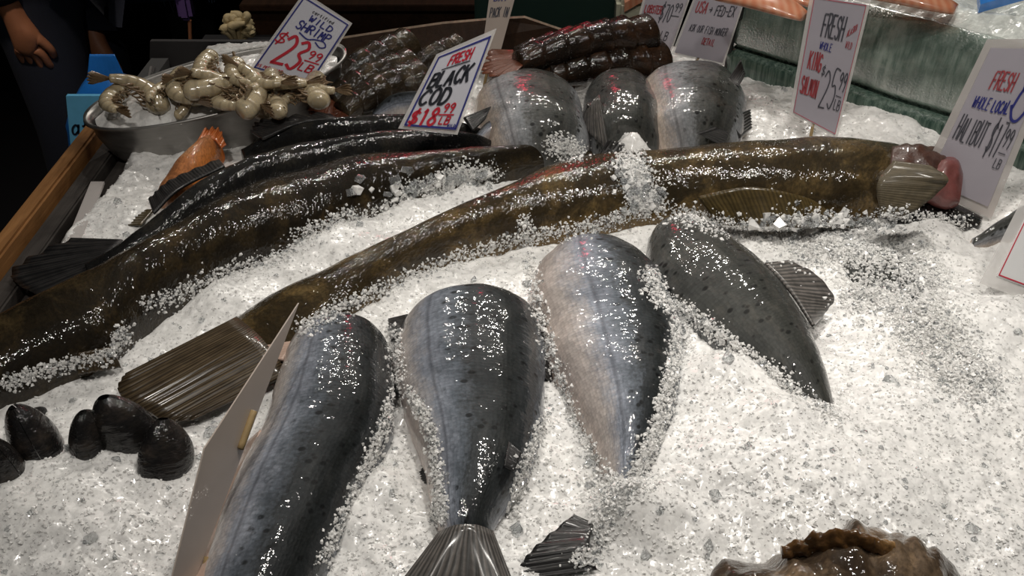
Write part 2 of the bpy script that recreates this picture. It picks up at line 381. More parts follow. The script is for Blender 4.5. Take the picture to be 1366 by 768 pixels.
# ------------------------------------------------------------------ marker lettering
G = {'A': '0,0 2,6 4,0|.8,2 3.3,2', 'B': '0,0 0,6|0,6 2.4,6 3.6,5.4 3.4,4 2.4,3.3 0,3.2|0,3.2 2.6,3.3 3.9,2.4 3.8,.9 2.6,0 0,0', 'C': '4,5 2.6,6 .8,5 0,3 .8,1 2.4,0 4,1', 'D': '0,0 0,6|0,6 2.2,5.8 3.8,4.2 3.8,1.8 2.2,.1 0,0',
 'E': '4,6 0,6|0,6 0,0|0,0 4,0|0,3.2 3,3.2', 'F': '4,6 0,6 0,0|0,3.2 3,3.2', 'G': '4,5 2.4,6 .6,5 0,3 .8,.8 2.4,0 4,1 4,2.8 2.4,2.8', 'H': '0,0 0,6|4,0 4,6|0,3 4,3', 'I': '2,0 2,6', 'J': '4,6 3.6,1 2,0 .5,1',
 'K': '0,0 0,6|4,6 0,2.6|1.4,3.4 4,0', 'L': '0,6 0,0 3.6,0', 'M': '0,0 .4,6 2,2|2,2 3.6,6 4,0', 'N': '0,0 0,6|0,6 4,0|4,0 4,6', 'O': '2,6 .4,5 0,3 .5,1 2,0 3.6,1 4,3 3.5,5 2,6', 'P': '0,0 0,6|0,6 2.6,6 3.8,5.2 3.6,3.8 2.4,3 0,2.8',
 'R': '0,0 0,6|0,6 2.6,6 3.8,5.2 3.6,3.9 2.4,3.2 0,3|1.5,3 4,0', 'S': '4,5 2.4,6 .5,5.2 .8,3.6 3.4,2.6 4,1.2 2.2,0 0,.8', 'T': '0,6 4,6|2,6 2,0', 'U': '0,6 .2,1.2 2,0 3.8,1.2 4,6', 'V': '0,6 2,0 4,6', 'W': '0,6 1,0 2,4|2,4 3,0 4,6',
 'X': '0,0 4,6|0,6 4,0', 'Y': '0,6 2,3 4,6|2,3 2,0', '$': '4,4.8 2.2,5.6 .5,4.8 .9,3.5 3.4,2.6 4,1.4 2,.5 .2,1.2|1.6,-.6 2.6,6.6', '1': '1.2,4.8 2.2,6 2.2,0', '2': '0,5 1.6,6 3.6,5 3.4,3.4 .2,.1|0,0 4.2,.2',
 '3': '0,5.4 2,6 3.6,4.8 1.6,3.3 3.8,2 2.4,0 0,.6', '5': '4,6 .8,6 .5,3.5 2.8,3.6 4,2 2.4,0 .2,.6', '7': '0,6 4,6 1.4,0', '8': '2,3.2 .4,4.6 2,6 3.6,4.6 2,3.2 0,1.4 2,0 4,1.4 2,3.2', '9': '3.8,4.6 2,3 .2,4.4 1.8,6 3.8,4.8 3.4,2 2.4,0',
 '0': '2,6 .4,5 0,3 .5,1 2,0 3.6,1 4,3 3.5,5 2,6', '-': '.5,3 3.5,3', '_': '-.5,0 4.5,0', '/': '0,0 4,6', '.': '1.8,0 2.2,.3', '>': '0,3 4,3|2.6,4.4 4,3 2.6,1.6', ' ': '',
 'a': '3.6,3 2,4 .4,2.6 .6,.6 2,0 3.6,1.4|3.6,4 3.6,.6 4.2,0', 'f': '3.6,5.6 2.4,6 1.6,4.6 1.6,0|.4,3.6 3.2,3.6', 'e': '.3,2.2 3.6,2.4 3.2,3.8 1.8,4 .4,2.8 .5,.8 2,0 3.6,.8', 'o': '2,4 .5,3 .4,1 2,0 3.5,1 3.6,3 2,4', 'r': '.5,4 .5,0|.5,2.6 2,4 3.4,3.6',
 'c': '3.4,3.4 1.8,4 .4,2.4 1,.4 3.4,.5', 't': '2,6 2,.6 3.2,0|.6,4 3.4,4', 'i': '2,4 2,0|2,5.4 2.1,5.7', 'd': '3.4,6 3.4,0|3.4,3 1.6,3.8 .3,2 1.4,0 3.4,1'}
class Card:
    """a flat card; corners TL TR BR BL in world space, writing laid out in (u right, v up) 0..1"""
    def __init__(s, TL, TR, BR, BL):
        s.c = [np.array(x, float) for x in (TL, TR, BR, BL)]
        n = np.cross(s.c[1]-s.c[3], s.c[0]-s.c[3]); s.n = n/np.linalg.norm(n)
        if s.n @ (CAM-s.c[0]) < 0: s.n = -s.n
        s.W = np.linalg.norm(s.c[2]-s.c[3]); s.H = np.linalg.norm(s.c[0]-s.c[3])
    def at(s, u, v, e=0.0):
        return (s.c[3]*(1-u)+s.c[2]*u)*(1-v)+(s.c[0]*(1-u)+s.c[1]*u)*v+s.n*e
    def ribbons(s, name, lines, mat, parent, e=.0012):
        V = []; Fc = []
        for pts, w in lines:
            pts = [np.array(p, float) for p in pts]
            M2 = np.array([[s.W, 0], [0, s.H]])
            dense = crom(pts, max(2, (len(pts)-1)*4+1)) if len(pts) > 4 else (np.array(pts) if len(pts) == 2 else np.vstack([pts[0]]+[np.vstack([pts[k]*.93+pts[k+1]*.07, pts[k]*.07+pts[k+1]*.93]) for k in range(len(pts)-1)]+[pts[-1]])); w = w*.62
            q = dense @ M2; T = np.gradient(q, axis=0); T /= (np.linalg.norm(T, axis=1, keepdims=True)+1e-9)
            Nn = np.stack([-T[:, 1], T[:, 0]], 1); q[0] -= T[0]*w*.3; q[-1] += T[-1]*w*.3
            base = len(V)
            for k in range(len(q)):
                for sg in (1, -1):
                    r = q[k]+Nn[k]*sg*w/2; V.append(s.at(r[0]/s.W, r[1]/s.H, e))
            for k in range(len(q)-1): Fc.append((base+2*k, base+2*k+1, base+2*k+3, base+2*k+2))
        return mk(name, V, Fc, mat, parent, smooth=False)
    def text(s, txt, u, v, w, h, pen, rot=0.0, shear=.12, jit=.25, sp=5.6):
        out = []; n = len(txt); tw = n*sp-(sp-4); r = random.Random(txt)
        for i, ch in enumerate(txt):
            dy = r.uniform(-jit, jit); k = r.uniform(.94, 1.06)
            for seg in filter(None, G.get(ch, '').split('|')):
                pts = []
                for pr in seg.split(' '):
                    x, y = map(float, pr.split(',')); y = y*k+dy
                    X = (i*sp+x+shear*y)/tw*w; Y = y/6*h
                    pts.append((u+X-Y*rot*0, v+Y+X*rot))
                out.append((pts, pen))
        return out
    def frame(s, m, w):
        return [([(m, m), (1-m, m)], w), ([(1-m, m), (1-m, 1-m)], w), ([(1-m, 1-m), (m, 1-m)], w), ([(m, 1-m), (m, m)], w)]
def sign(label, corners, base, n, paper, sleeve=.012, name='price_sign', writing=None, stick=True, border=None, cat='sign', stickpx=None, sleeve_mat=None, backing=None):
    """corners: pixels TL TR BR BL; base: (px,py,h) of a point of the lower edge; n: plane normal"""
    p0 = P(*base); c = Card(*[onplane(x, y, p0, n) for x, y in corners])
    loc = (c.c[2]+c.c[3])/2; t = thing(name, label, cat, loc)
    slab('card', c.c, -c.n*.0012, paper, t)
    if sleeve:
        k = sleeve; uu = k/c.W; vv = k/c.H
        o = [c.at(-uu, 1+vv), c.at(1+uu, 1+vv), c.at(1+uu, -vv), c.at(-uu, -vv)]
        slab('plastic_sleeve', [x-c.n*.0016 for x in o], -c.n*.0008, sleeve_mat or M['plastic'], t)
    if border: c.ribbons('border', c.frame(border[1], border[2]), border[0], t, .0009)
    for nm, mat, lines in (writing(c) if writing else []): c.ribbons(nm, lines, mat, t)
    if stick:
        u = .5 if stick is True else stick
        top = c.at(u, .25, -.004); b = c.at(u, 0, -.004); bb = b+(b-top)*1.0; bb = b+(bb-b)/np.linalg.norm(bb-b)*.05
        rod('stick', [top, b, bb], .0028, M['stick'], t, 8)
    return t, c

# ------------------------------------------------------------------ ICE
BUMPS = [  # px, py, height, radius: heaps and hollows of the crushed ice
 (40, 690, .020, .10), (130, 680, .020, .08), (430, 330, .018, .06), (300, 400, .016, .05), (560, 262, .012, .04), (610, 235, .02, .025),
 (840, 232, .062, .030), (862, 270, .030, .05), (835, 212, .055, .022), (930, 285, .01, .04),
 (965, 520, .030, .045), (1010, 650, .030, .10), (940, 455, .022, .03), (1040, 580, .02, .03), (1200, 640, .020, .15),
 (1235, 322, .022, .04), (1330, 420, .02, .06), (900, 440, .02, .03),
 (620, 250, .016, .03), (170, 300, .01, .05), (1190, 292, .014, .03), (1240, 300, .014, .03), (870, 690, .016, .04),
 (510, 660, .018, .02), (535, 560, .010, .015), (1060, 135, .02, .12), (1180, 180, .018, .1), (480, 700, .016, .02), (830, 700, .03, .03),
 (250, 300, .01, .04)]
BW = [(P(a, b)[0], P(a, b)[1], c, d) for a, b, c, d in BUMPS]
def left_edge(y): return np.where(y > 1.02, -.618+.0*y, -.618-(1.02-y)*1.6)
def H(x, y, fine=True):
    x = np.asarray(x, float); y = np.asarray(y, float)
    z = .020*(vn(x/.17+3, y/.17, 1)-.5)+.011*(vn(x/.055, y/.055, 2)-.5)
    for bx, by, a, r in BW: z = z+a*np.exp(-((x-bx)**2+(y-by)**2)/(2*(r*.75)**2))
    if fine: z = z+.0075*(vn(x/.019, y/.019, 3)-.5)+.003*(vn(x/.0075, y/.0075, 4)-.5)+.002*(vn(x/.0035, y/.0035, 5)-.5)
    e = left_edge(y)+.02*(vn(y/.05, x*0, 6)-.5)+.03*(vn(y/.13, x*0, 7)-.5)
    z = z-.09*np.clip((e-x)/.05, 0, 1)**1.3
    return z
xs = np.arange(-.69, 1.25, .0036); ys = np.arange(.42, 1.93, .0036)
X, Y = np.meshgrid(xs, ys); Z = H(X, Y)
nx, ny = len(xs), len(ys)
V0 = np.stack([X.ravel()+rng.uniform(-.001, .001, X.size), Y.ravel()+rng.uniform(-.001, .001, X.size), Z.ravel()+BED], 1)
ii = (np.arange(ny-1)[:, None]*nx+np.arange(nx-1)[None]).ravel()
F0 = np.stack([ii, ii+1, ii+nx+1, ii+nx], 1)
# loose grains
def grains(n, pts, smin, smax):
    cube = np.array([(x, y, z) for x in (-1, 1) for y in (-1, 1) for z in (-1, 1)], float)
    cf = np.array([(0, 1, 3, 2), (4, 6, 7, 5), (0, 4, 5, 1), (2, 3, 7, 6), (0, 2, 6, 4), (1, 5, 7, 3)])
    v = cube[None]*rng.uniform(.35, 1, (n, 8, 3))
    q = rng.normal(size=(n, 4)); q /= np.linalg.norm(q, axis=1, keepdims=True); w, x, y, z = q.T
    R = np.stack([1-2*(y*y+z*z), 2*(x*y-z*w), 2*(x*z+y*w), 2*(x*y+z*w), 1-2*(x*x+z*z), 2*(y*z-x*w), 2*(x*z-y*w), 2*(y*z+x*w), 1-2*(x*x+y*y)], 1).reshape(n, 3, 3)
    s = (smin+(smax-smin)*rng.random(n)**2.5)[:, None, None]*.5
    v = np.einsum('nij,nkj->nki', R, v)*s*rng.uniform(.7, 1.3, (n, 1, 3))+pts[:, None]
    return v.reshape(-1, 3), (cf[None]+8*np.arange(n)[:, None, None]).reshape(-1, 4)
def scatter(n, smin, smax, lift=.0):
    a = rng.uniform(-80, 1446, n*2); b = rng.uniform(60, 840, n*2); keep = rng.random(n*2) < 1.0
    d = np.stack([(a-683)/F, math.cos(PITCH)+(384-b)/F*math.sin(PITCH), -math.sin(PITCH)+(384-b)/F*math.cos(PITCH)], 1)
    tt = -.75/d[:, 2]; p = d*tt[:, None]; ok = (p[:, 1] < 1.9) & (p[:, 0] > left_edge(p[:, 1])-.01)
    p = p[ok][:n]; z = H(p[:, 0], p[:, 1])+BED
    return np.stack([p[:, 0], p[:, 1], z+rng.uniform(-.0015, lift+.0006, len(p))], 1)
def rawmesh(name, V, Fq, mats, fm, smooth=False, origin=(0, 0, 0)):
    me = bpy.data.meshes.new(name); me.vertices.add(len(V)); me.vertices.foreach_set('co', (V-np.array(origin)).astype(np.float32).ravel())
    me.loops.add(Fq.size); me.loops.foreach_set('vertex_index', Fq.astype(np.int32).ravel()); me.polygons.add(len(Fq))
    me.polygons.foreach_set('loop_start', np.arange(0, Fq.size, 4, dtype=np.int32)); me.polygons.foreach_set('material_index', fm.astype(np.int32))
    me.polygons.foreach_set('use_smooth', smooth if hasattr(smooth, '__len__') else np.full(len(Fq), smooth)); me.update(calc_edges=True); me.validate()
    for m in mats: me.materials.append(m)
    o = bpy.data.objects.new(name, me); COL.objects.link(o); o.location = origin; return o
p1 = scatter(50000, .002, .0065); g1, f1 = grains(len(p1), p1, .0014, .0046)
p2 = scatter(1200, .003, .008); g2, f2 = grains(len(p2), p2, .003, .007)
p3 = scatter(90, .014, .02); g3, f3 = grains(len(p3), p3, .010, .018)
def big_ice(pts):
    P3 = np.array([P(*q) for q in pts]); gv, gf = grains(len(P3), P3, .022, .034); return gv, gf

# ------------------------------------------------------------------ SALMON in the front
def salmon(label, st, mat, roll, name='salmon', nu=130, group='whole salmon laid on the front ice', cat='fish', p=2.1, lump=.03, seed=1):
    C = P(st[len(st)//2][0], st[len(st)//2][1], 0); t = thing(name, label, cat, (C[0], C[1], BED-.03), group)
    b = loft('body', st, mat, t, nu=nu, roll=roll, drop=.006, p=p, lump=lump, seed=seed)
    return t
s1 = salmon('dark blue backed salmon at the left, behind the upright sign', [
 (435, 458, 482, 454, .022, .006), (418, 461, 496, 456, .022, .036), (402, 466, 510, 460, .022, .050), (384, 480, 522, 474, .022, .060), (368, 520, 527, 520, .022, .064), (346, 590, 520, 586, .020, .064),
 (308, 670, 484, 655, .018, .060), (274, 755, 446, 740, .016, .054), (242, 850, 400, 835, .012, .045), (215, 940, 350, 925, .008, .032)], M['salmon_blue'], .72, seed=3)
lab(fin('belly_flap', [(350, 575, .050), (330, 630, .050), (302, 705, .046), (268, 800, .04)], [(330, 590, .034), (292, 655, .030), (262, 725, .028), (235, 820, .022)], M['belly'], s1, th=.006, ruf=.003, wave=2), 'pinkish beige slit belly flap')
fin('pectoral_fin', [(398, 455, .030), (378, 480, .030)], [(345, 462, .020), (340, 482, .010)], M['belly'], s1, th=.004, ruf=.001)
s2 = salmon('greenish grey salmon second from left, with its whole tail showing', [
 (612, 422, 662, 420, .022, .008), (582, 426, 690, 422, .022, .044), (556, 432, 708, 428, .022, .058), (536, 450, 722, 444, .022, .066), (527, 495, 730, 488, .022, .067), (540, 555, 726, 552, .024, .060),
 (562, 615, 712, 612, .024, .050), (573, 665, 688, 660, .022, .040), (582, 700, 662, 698, .020, .030), (588, 722, 656, 720, .018, .020), (594, 742, 650, 740, .014, .006)], M['salmon_green'], .50, seed=9)
fin('tail_fin', [(588, 712, .030), (622, 700, .043), (655, 710, .030)], [(512, 806, .004), (540, 822, .008), (610, 790, .012), (675, 822, .008), (697, 812, .004)], M['fin_grey'], s2, th=.008, ruf=.0006, wave=6)
fin('pectoral_fin', [(700, 408, .055), (718, 440, .045)], [(742, 425, .028), (738, 452, .016)], M['fin_grey'], s2, th=.004)
fin('pectoral_fin', [(545, 420, .040), (532, 450, .035)], [(518, 425, .018), (521, 452, .010)], M['fin_dark'], s2, th=.004)
fin('pelvic_fin', [(728, 468, .02), (724, 500, .02)], [(745, 486, .01), (736, 512, .004)], M['fin_dark'], s2, th=.003)
fin('dorsal_fin', [(678, 590, .068), (672, 622, .064)], [(696, 604, .064), (686, 628, .060)], M['fin_dark'], s2, th=.005)
fin('anal_fin', [(574, 618, .015), (578, 645, .012)], [(553, 632, .004), (560, 650, .002)], M['fin_dark'], s2, th=.003)
s3 = salmon('bright silver flanked salmon in the middle, tail curling left under ice', [
 (765, 340, 792, 338, .022, .006), (744, 346, 822, 342, .022, .034), (724, 360, 850, 354, .022, .054), (708, 385, 880, 378, .020, .064), (712, 435, 905, 420, .018, .066), (736, 500, 914, 485, .014, .062),
 (766, 560, 906, 545, .014, .056), (792, 615, 890, 602, .010, .046), (804, 660, 872, 650, .004, .036), (806, 705, 860, 700, -.006, .026)], M['salmon_silver'], .62, seed=17)
lab(fin('tail_fin', [(792, 700, .014), (786, 728, .020), (796, 760, .010)], [(765, 686, .020), (706, 738, .014), (684, 775, .004)], M['fin_dark'], s3, th=.005, ruf=.002), 'dark tail fin poking out of the ice')
fin('pectoral_fin', [(850, 352, .052), (885, 382, .045)], [(905, 392, .030), (952, 420, .012)], M['fin_dark'], s3, th=.005)
s4 = salmon('dark salmon at the right with one dorsal fin sticking out', [
 (876, 310, 900, 304, .02, .010), (868, 320, 930, 306, .02, .032), (860, 345, 968, 322, .02, .050), (866, 385, 1008, 345, .018, .058), (904, 430, 1050, 378, .020, .056), (956, 472, 1080, 420, .020, .050),
 (1012, 515, 1102, 468, .018, .042), (1060, 555, 1118, 520, .016, .032), (1092, 585, 1124, 562, .012, .024), (1106, 606, 1124, 598, .008, .014)], M['salmon_dark'], .1, seed=23)
fin('dorsal_fin', [(1020, 352, .055), (1055, 390, .052), (1085, 435, .038)], [(1052, 347, .055), (1088, 366, .045), (1112, 396, .030), (1104, 412, .024), (1092, 428, .022)], M['fin_grey'], s4, th=.004)
s5 = salmon('grey backed fish mostly buried in ice at the right', [
 (1040, 318, 1110, 298, -.022, .028), (1085, 355, 1165, 328, -.018, .036), (1125, 395, 1222, 355, -.015, .038), (1175, 450, 1262, 420, -.019, .034), (1225, 510, 1290, 490, -.022, .030), (1265, 570, 1300, 560, -.03, .02)],
 M['salmon_dark'], 0, name='buried_fish', group=None, seed=31)
s6 = salmon('small silver fish end with black speckled back beside the red bordered sign', [
 (1290, 318, 1300, 330, .005, .010), (1312, 298, 1326, 325, .008, .026), (1335, 278, 1356, 318, .01, .034), (1370, 258, 1395, 300, .01, .036), (1405, 240, 1430, 280, .01, .03)], M['salmon_grey'], .3, name='silver_fish', group=None, seed=37)

# ------------------------------------------------------------------ HALIBUT
hm = thing('halibut', 'long olive brown halibut arching across the middle, cut head at right', 'fish', P(700, 300, -.03), 'halibut laid across the ice')
loft('body', [(290, 440, 395, 505, .012, .016), (345, 405, 440, 450, .016, .030), (400, 380, 480, 418, .020, .040), (480, 334, 530, 378, .022, .047), (570, 290, 600, 347, .024, .052), (660, 253, 690, 320, .026, .056), (738, 219, 765, 308, .028, .060),
  (830, 204, 850, 292, .030, .064), (920, 198, 930, 285, .032, .066), (1010, 190, 1010, 285, .034, .070), (1090, 186, 1085, 285, .034, .072), (1150, 190, 1140, 285, .034, .070), (1195, 196, 1180, 282, .032, .062), (1215, 206, 1198, 276, .030, .040)],
  M['halibut'], hm, drop=.016, nu=200, nv=64, p=2.15, lump=.035, lsc=11, seed=5)
lab(fin('tail_fin', [(318, 428, .030), (350, 455, .036), (385, 500, .012)], [(168, 500, .014), (158, 520, .012), (172, 540, .012), (195, 548, .010), (222, 562, .006), (258, 560, .002)], M['fin_brown'], hm, th=.014, n=60, ruf=.0015, wave=13), 'broad brown fan tail')
lab(fin('pectoral_fin', [(1192, 216, .120), (1170, 246, .105), (1176, 290, .065)], [(1240, 221, .128), (1264, 236, .124), (1258, 250, .108), (1225, 278, .08), (1196, 290, .066)], M['fin_pect'], hm, th=.006, ruf=.001), 'tan pectoral fin spread flat')
lab(fin('side_fin', [(930, 262, .055), (1000, 250, .075), (1070, 262, .06), (1105, 285, .03)], [(960, 300, .02), (1020, 302, .022), (1090, 304, .020), (1148, 304, .016)], M['fin_gold'], hm, th=.006, ruf=.003, wave=9), 'golden brown ribbed fin fringe')
hd = loft('cut_head', [(1185, 200, 1180, 262, .050, .040), (1210, 196, 1208, 262, .050, .046), (1240, 196, 1240, 262, .048, .044), (1262, 204, 1262, 262, .046, .036), (1274, 216, 1272, 256, .044, .018)], M['gillred'], hm, nu=40, lump=.10, lsc=45, seed=8)
lab(hd, 'raw red gill cavity of the cut head')
lab(loft('gill_flap', [(1228, 226, 1226, 262, .052, .012), (1250, 208, 1252, 262, .055, .034), (1268, 206, 1270, 266, .050, .036), (1278, 216, 1280, 268, .046, .022)], M['meat'], hm, nu=30, lump=.08, lsc=40, seed=2), 'pink raw flesh')
lab(loft('jaw', [(1185, 272, 1185, 292, .012, .018), (1215, 258, 1212, 298, .012, .024), (1250, 262, 1244, 302, .010, .024), (1285, 276, 1278, 304, .006, .017), (1312, 290, 1306, 302, .002, .006)], M['blackcod'], hm, nu=40, lump=.04), 'dark pointed lower jaw')
hb = thing('halibut', 'dark brown halibut behind the arching one, reaching the left frame edge', 'fish', P(350, 320, -.03), 'halibut laid across the ice')
loft('body', [(-95, 500, -70, 570, .02, .02), (-50, 455, -20, 545, .022, .045), (10, 415, 60, 512, .025, .058), (70, 385, 140, 482, .028, .064), (150, 345, 195, 435, .030, .068), (220, 305, 262, 388, .030, .068), (300, 262, 345, 348, .030, .066), (390, 232, 425, 320, .030, .064),
  (480, 210, 505, 285, .030, .060), (570, 203, 590, 258, .028, .054), (650, 202, 665, 240, .026, .046), (720, 203, 728, 226, .022, .036), (790, 206, 794, 222, .018, .022)], M['halibut2'], hb, drop=.020, nu=180, nv=64, p=2.15, lump=.035, lsc=11, seed=12)
fin('pelvic_fin', [(105, 470, .03), (150, 462, .03)], [(104, 500, .008), (162, 490, .006)], M['fin_brown'], hb, th=.006, ruf=.002)

# black cod behind
bc = thing('black_cod', 'long black cod with its tail drooping over the board at left', 'fish', P(350, 250, -.02), 'black cod behind the halibut')
loft('body', [(112, 352, 118, 368, .02, .010), (150, 330, 165, 358, .022, .022), (200, 290, 225, 332, .028, .036), (255, 248, 275, 298, .034, .044), (330, 212, 350, 262, .038, .048), (420, 188, 435, 238, .038, .048), (510, 178, 522, 220, .036, .046), (580, 180, 588, 212, .034, .040), (630, 186, 634, 206, .03, .03), (655, 192, 657, 200, .026, .014)],
  M['blackcod'], bc, nu=150, lump=.04, seed=14)
fin('tail_fin', [(165, 322, .035), (150, 340, .03), (140, 362, .02)], [(95, 318, .016), (40, 345, .002), (15, 368, -.004), (50, 392, -.004), (100, 384, .0)], M['fin_dark'], bc, th=.008, ruf=.003, n=50)
fin('dorsal_fin', [(205, 285, .058), (240, 252, .070), (300, 222, .080)], [(198, 266, .050), (228, 240, .066), (292, 212, .078)], M['fin_dark'], bc, th=.004, ruf=.001)
fin('anal_fin', [(188, 300, .02), (205, 280, .02)], [(160, 302, .008), (182, 278, .008)], M['fin_gold'], bc, th=.003, ruf=.001)
bd = thing('black_cod', 'smaller black cod at the back with ragged pointed fin, below the shrimp bowl', 'fish', P(480, 165, -.02), 'black cod behind the halibut')
loft('body', [(318, 200, 326, 212, .03, .012), (370, 176, 378, 200, .040, .030), (430, 165, 438, 196, .045, .038), (500, 160, 505, 192, .046, .040), (560, 162, 565, 190, .044, .038), (610, 168, 614, 190, .04, .03), (645, 176, 646, 186, .036, .015)], M['blackcod'], bd, nu=110, lump=.05, seed=15)
fin('dorsal_fin', [(350, 186, .06), (400, 165, .078), (450, 158, .084)], [(334, 176, .06), (352, 160, .070), (440, 150, .086)], M['fin_dark'], bd, th=.004, ruf=.003)

# orange rockfish hump below the bowl
of = thing('rockfish', 'orange rockfish hump peeking up in front of the steel bowl', 'fish', P(250, 215, -.03))
loft('body', [(292, 196, 300, 208, .02, .010), (270, 190, 296, 206, .024, .030), (240, 200, 290, 222, .026, .044), (214, 218, 275, 246, .024, .046), (200, 245, 262, 272, .018, .036), (200, 268, 245, 290, .01, .02)], M['orangefish'], of, nu=60, lump=.05, roll=-.5)
lab(fin('dorsal_fin', [(262, 190, .060), (284, 186, .058), (296, 198, .045)], [(272, 172, .066), (292, 172, .062), (301, 192, .050)], M['fin_orange'], of, th=.003, ruf=.003, wave=5), 'bright orange spiny fin')

# back row of salmon
def hump(label, st, mat, roll, seed): return salmon(label, st, mat, roll, nu=70, group='salmon in the back row below the lobster tails', seed=seed, lump=.03, p=2.2)
b1 = hump('pale grey salmon in the back row left of the narrow dark one', [(672, 122, 722, 118, .03, .010), (650, 128, 742, 122, .03, .045), (636, 140, 762, 132, .03, .062), (632, 156, 776, 150, .03, .070), (640, 182, 784, 178, .03, .070), (650, 210, 786, 206, .018, .066), (664, 240, 775, 236, -.01, .06), (680, 265, 765, 260, -.04, .04)], M['salmon_grey'], .35, 41)
b2 = hump('narrow dark salmon in the middle of the back row', [(800, 124, 848, 118, .03, .012), (786, 130, 866, 124, .03, .048), (779, 142, 880, 134, .03, .064), (778, 160, 887, 154, .03, .070), (784, 184, 888, 180, .03, .068), (790, 208, 884, 204, .02, .062), (800, 232, 876, 230, -.01, .055), (808, 256, 868, 252, -.04, .04)], M['salmon_dark'], .25, 43)
b3 = hump('broad silver grey salmon at the right end of the back row', [(880, 112, 950, 108, .03, .012), (862, 118, 975, 114, .03, .048), (852, 130, 992, 126, .03, .064), (850, 146, 999, 142, .03, .070), (858, 170, 1000, 166, .03, .070), (866, 196, 996, 192, .022, .066), (880, 226, 985, 222, -.01, .06), (890, 250, 975, 248, -.04, .04)], M['salmon_grey'], .4, 47)
fin('pectoral_fin', [(970, 108, .08), (985, 116, .075)], [(988, 80, .105), (994, 100, .08)], M['fin_dark'], b3, th=.004)
lab(fin('gill_cover', [(972, 160, .06), (985, 185, .03)], [(1000, 146, .05), (1002, 172, .02)], M['fin_dark'], b3, th=.008, ruf=.001), 'dark gill cover')
fin('pelvic_fin', [(930, 178, .06), (955, 170, .06)], [(960, 192, .03), (994, 184, .02)], M['fin_dark'], b3, th=.006)
lab(fin('gill_cover', [(784, 140, .08), (800, 128, .09)], [(775, 168, .04), (812, 200, .05)], M['fin_grey'], b2, th=.008, ruf=.001), 'grey gill cover')
fin('pectoral_fin', [(800, 205, .05), (830, 215, .04)], [(812, 186, .07), (845, 195, .05)], M['fin_dark'], b2, th=.004)
b4 = salmon('small dark finned fish end right of the black cod sign', [(612, 200, 620, 212, .03, .012), (622, 175, 660, 196, .03, .034), (640, 168, 690, 195, .03, .042), (670, 180, 720, 205, .02, .04), (705, 195, 740, 215, .01, .02)], M['salmon_silver'], -.5, group=None, name='small_fish', nu=50)
fin('pelvic_fin', [(618, 158, .07), (630, 175, .065)], [(655, 142, .085), (648, 158, .075)], M['fin_dark'], b4, th=.004)
b5 = salmon('blue grey fish back between the lobster tails and the black cod sign', [(492, 152, 500, 160, .03, .012), (505, 138, 530, 156, .035, .034), (535, 134, 560, 156, .038, .040), (570, 138, 590, 158, .036, .036), (600, 146, 610, 158, .03, .02)], M['salmon_blue'], -.2, group=None, name='small_fish', nu=50)

# brown head at the bottom right
mf = thing('monkfish', 'rough brown fish head at the bottom right of the frame', 'fish', P(1130, 830, -.05))
loft('head', [(880, 830, 960, 920, .02, .02), (930, 780, 1020, 920, .03, .042), (1000, 745, 1070, 930, .03, .060), (1080, 718, 1120, 940, .03, .070), (1165, 716, 1180, 940, .03, .070), (1235, 742, 1240, 930, .03, .055), (1290, 790, 1285, 900, .02, .025)], M['monk'], mf, nu=120, nv=80, lump=.14, lsc=30, seed=21)
lab(loft('crest', [(1040, 726, 1044, 742, .086, .006), (1075, 714, 1080, 736, .092, .012), (1115, 710, 1118, 734, .094, .013), (1160, 712, 1162, 734, .094, .011), (1200, 724, 1200, 742, .088, .006)], M['crest'], mf, nu=60, nv=30, lump=.4, lsc=110, seed=4), 'ragged orange brown ridge')

# ------------------------------------------------------------------ loose crushed ice lying on the fish and creeping over their edges
from mathutils.bvhtree import BVHTree
from mathutils import Vector
def bvh():
    V = []; Fc = []
    for v, f, nm in SURF:
        k = len(V); V += v.tolist(); Fc += [tuple(a+k for a in q) for q in f]
    return BVHTree.FromPolygons(V, Fc)
tree = bvh()
def sprinkle(line, wid, n, smin=.0016, smax=.0052, h=0.004):
    L = crom(line, 200) if len(line) > 1 else np.repeat(np.array(line, float), 200, 0); out = []
    for _ in range(n):
        q = L[int(rng.integers(0, 200))]; off = rng.normal(0, wid, 2)*np.array([1, .8]); d = ray(q[0]+off[0], q[1]+off[1])
        hit = tree.ray_cast(Vector(CAM), Vector(d/np.linalg.norm(d)), 4)
        p = P(q[0]+off[0], q[1]+off[1]); z0 = H(p[0], p[1])+BED
        if hit[0] is not None and hit[0].z > z0-.004: p = np.array(hit[0])
        else: p = np.array([p[0], p[1], z0])
        fall = math.exp(-float(off@off)/(2*wid*wid)); p[2] += rng.uniform(0, h*fall); out.append(p)
    P_ = np.array(out); return grains(len(P_), P_, smin, smax)
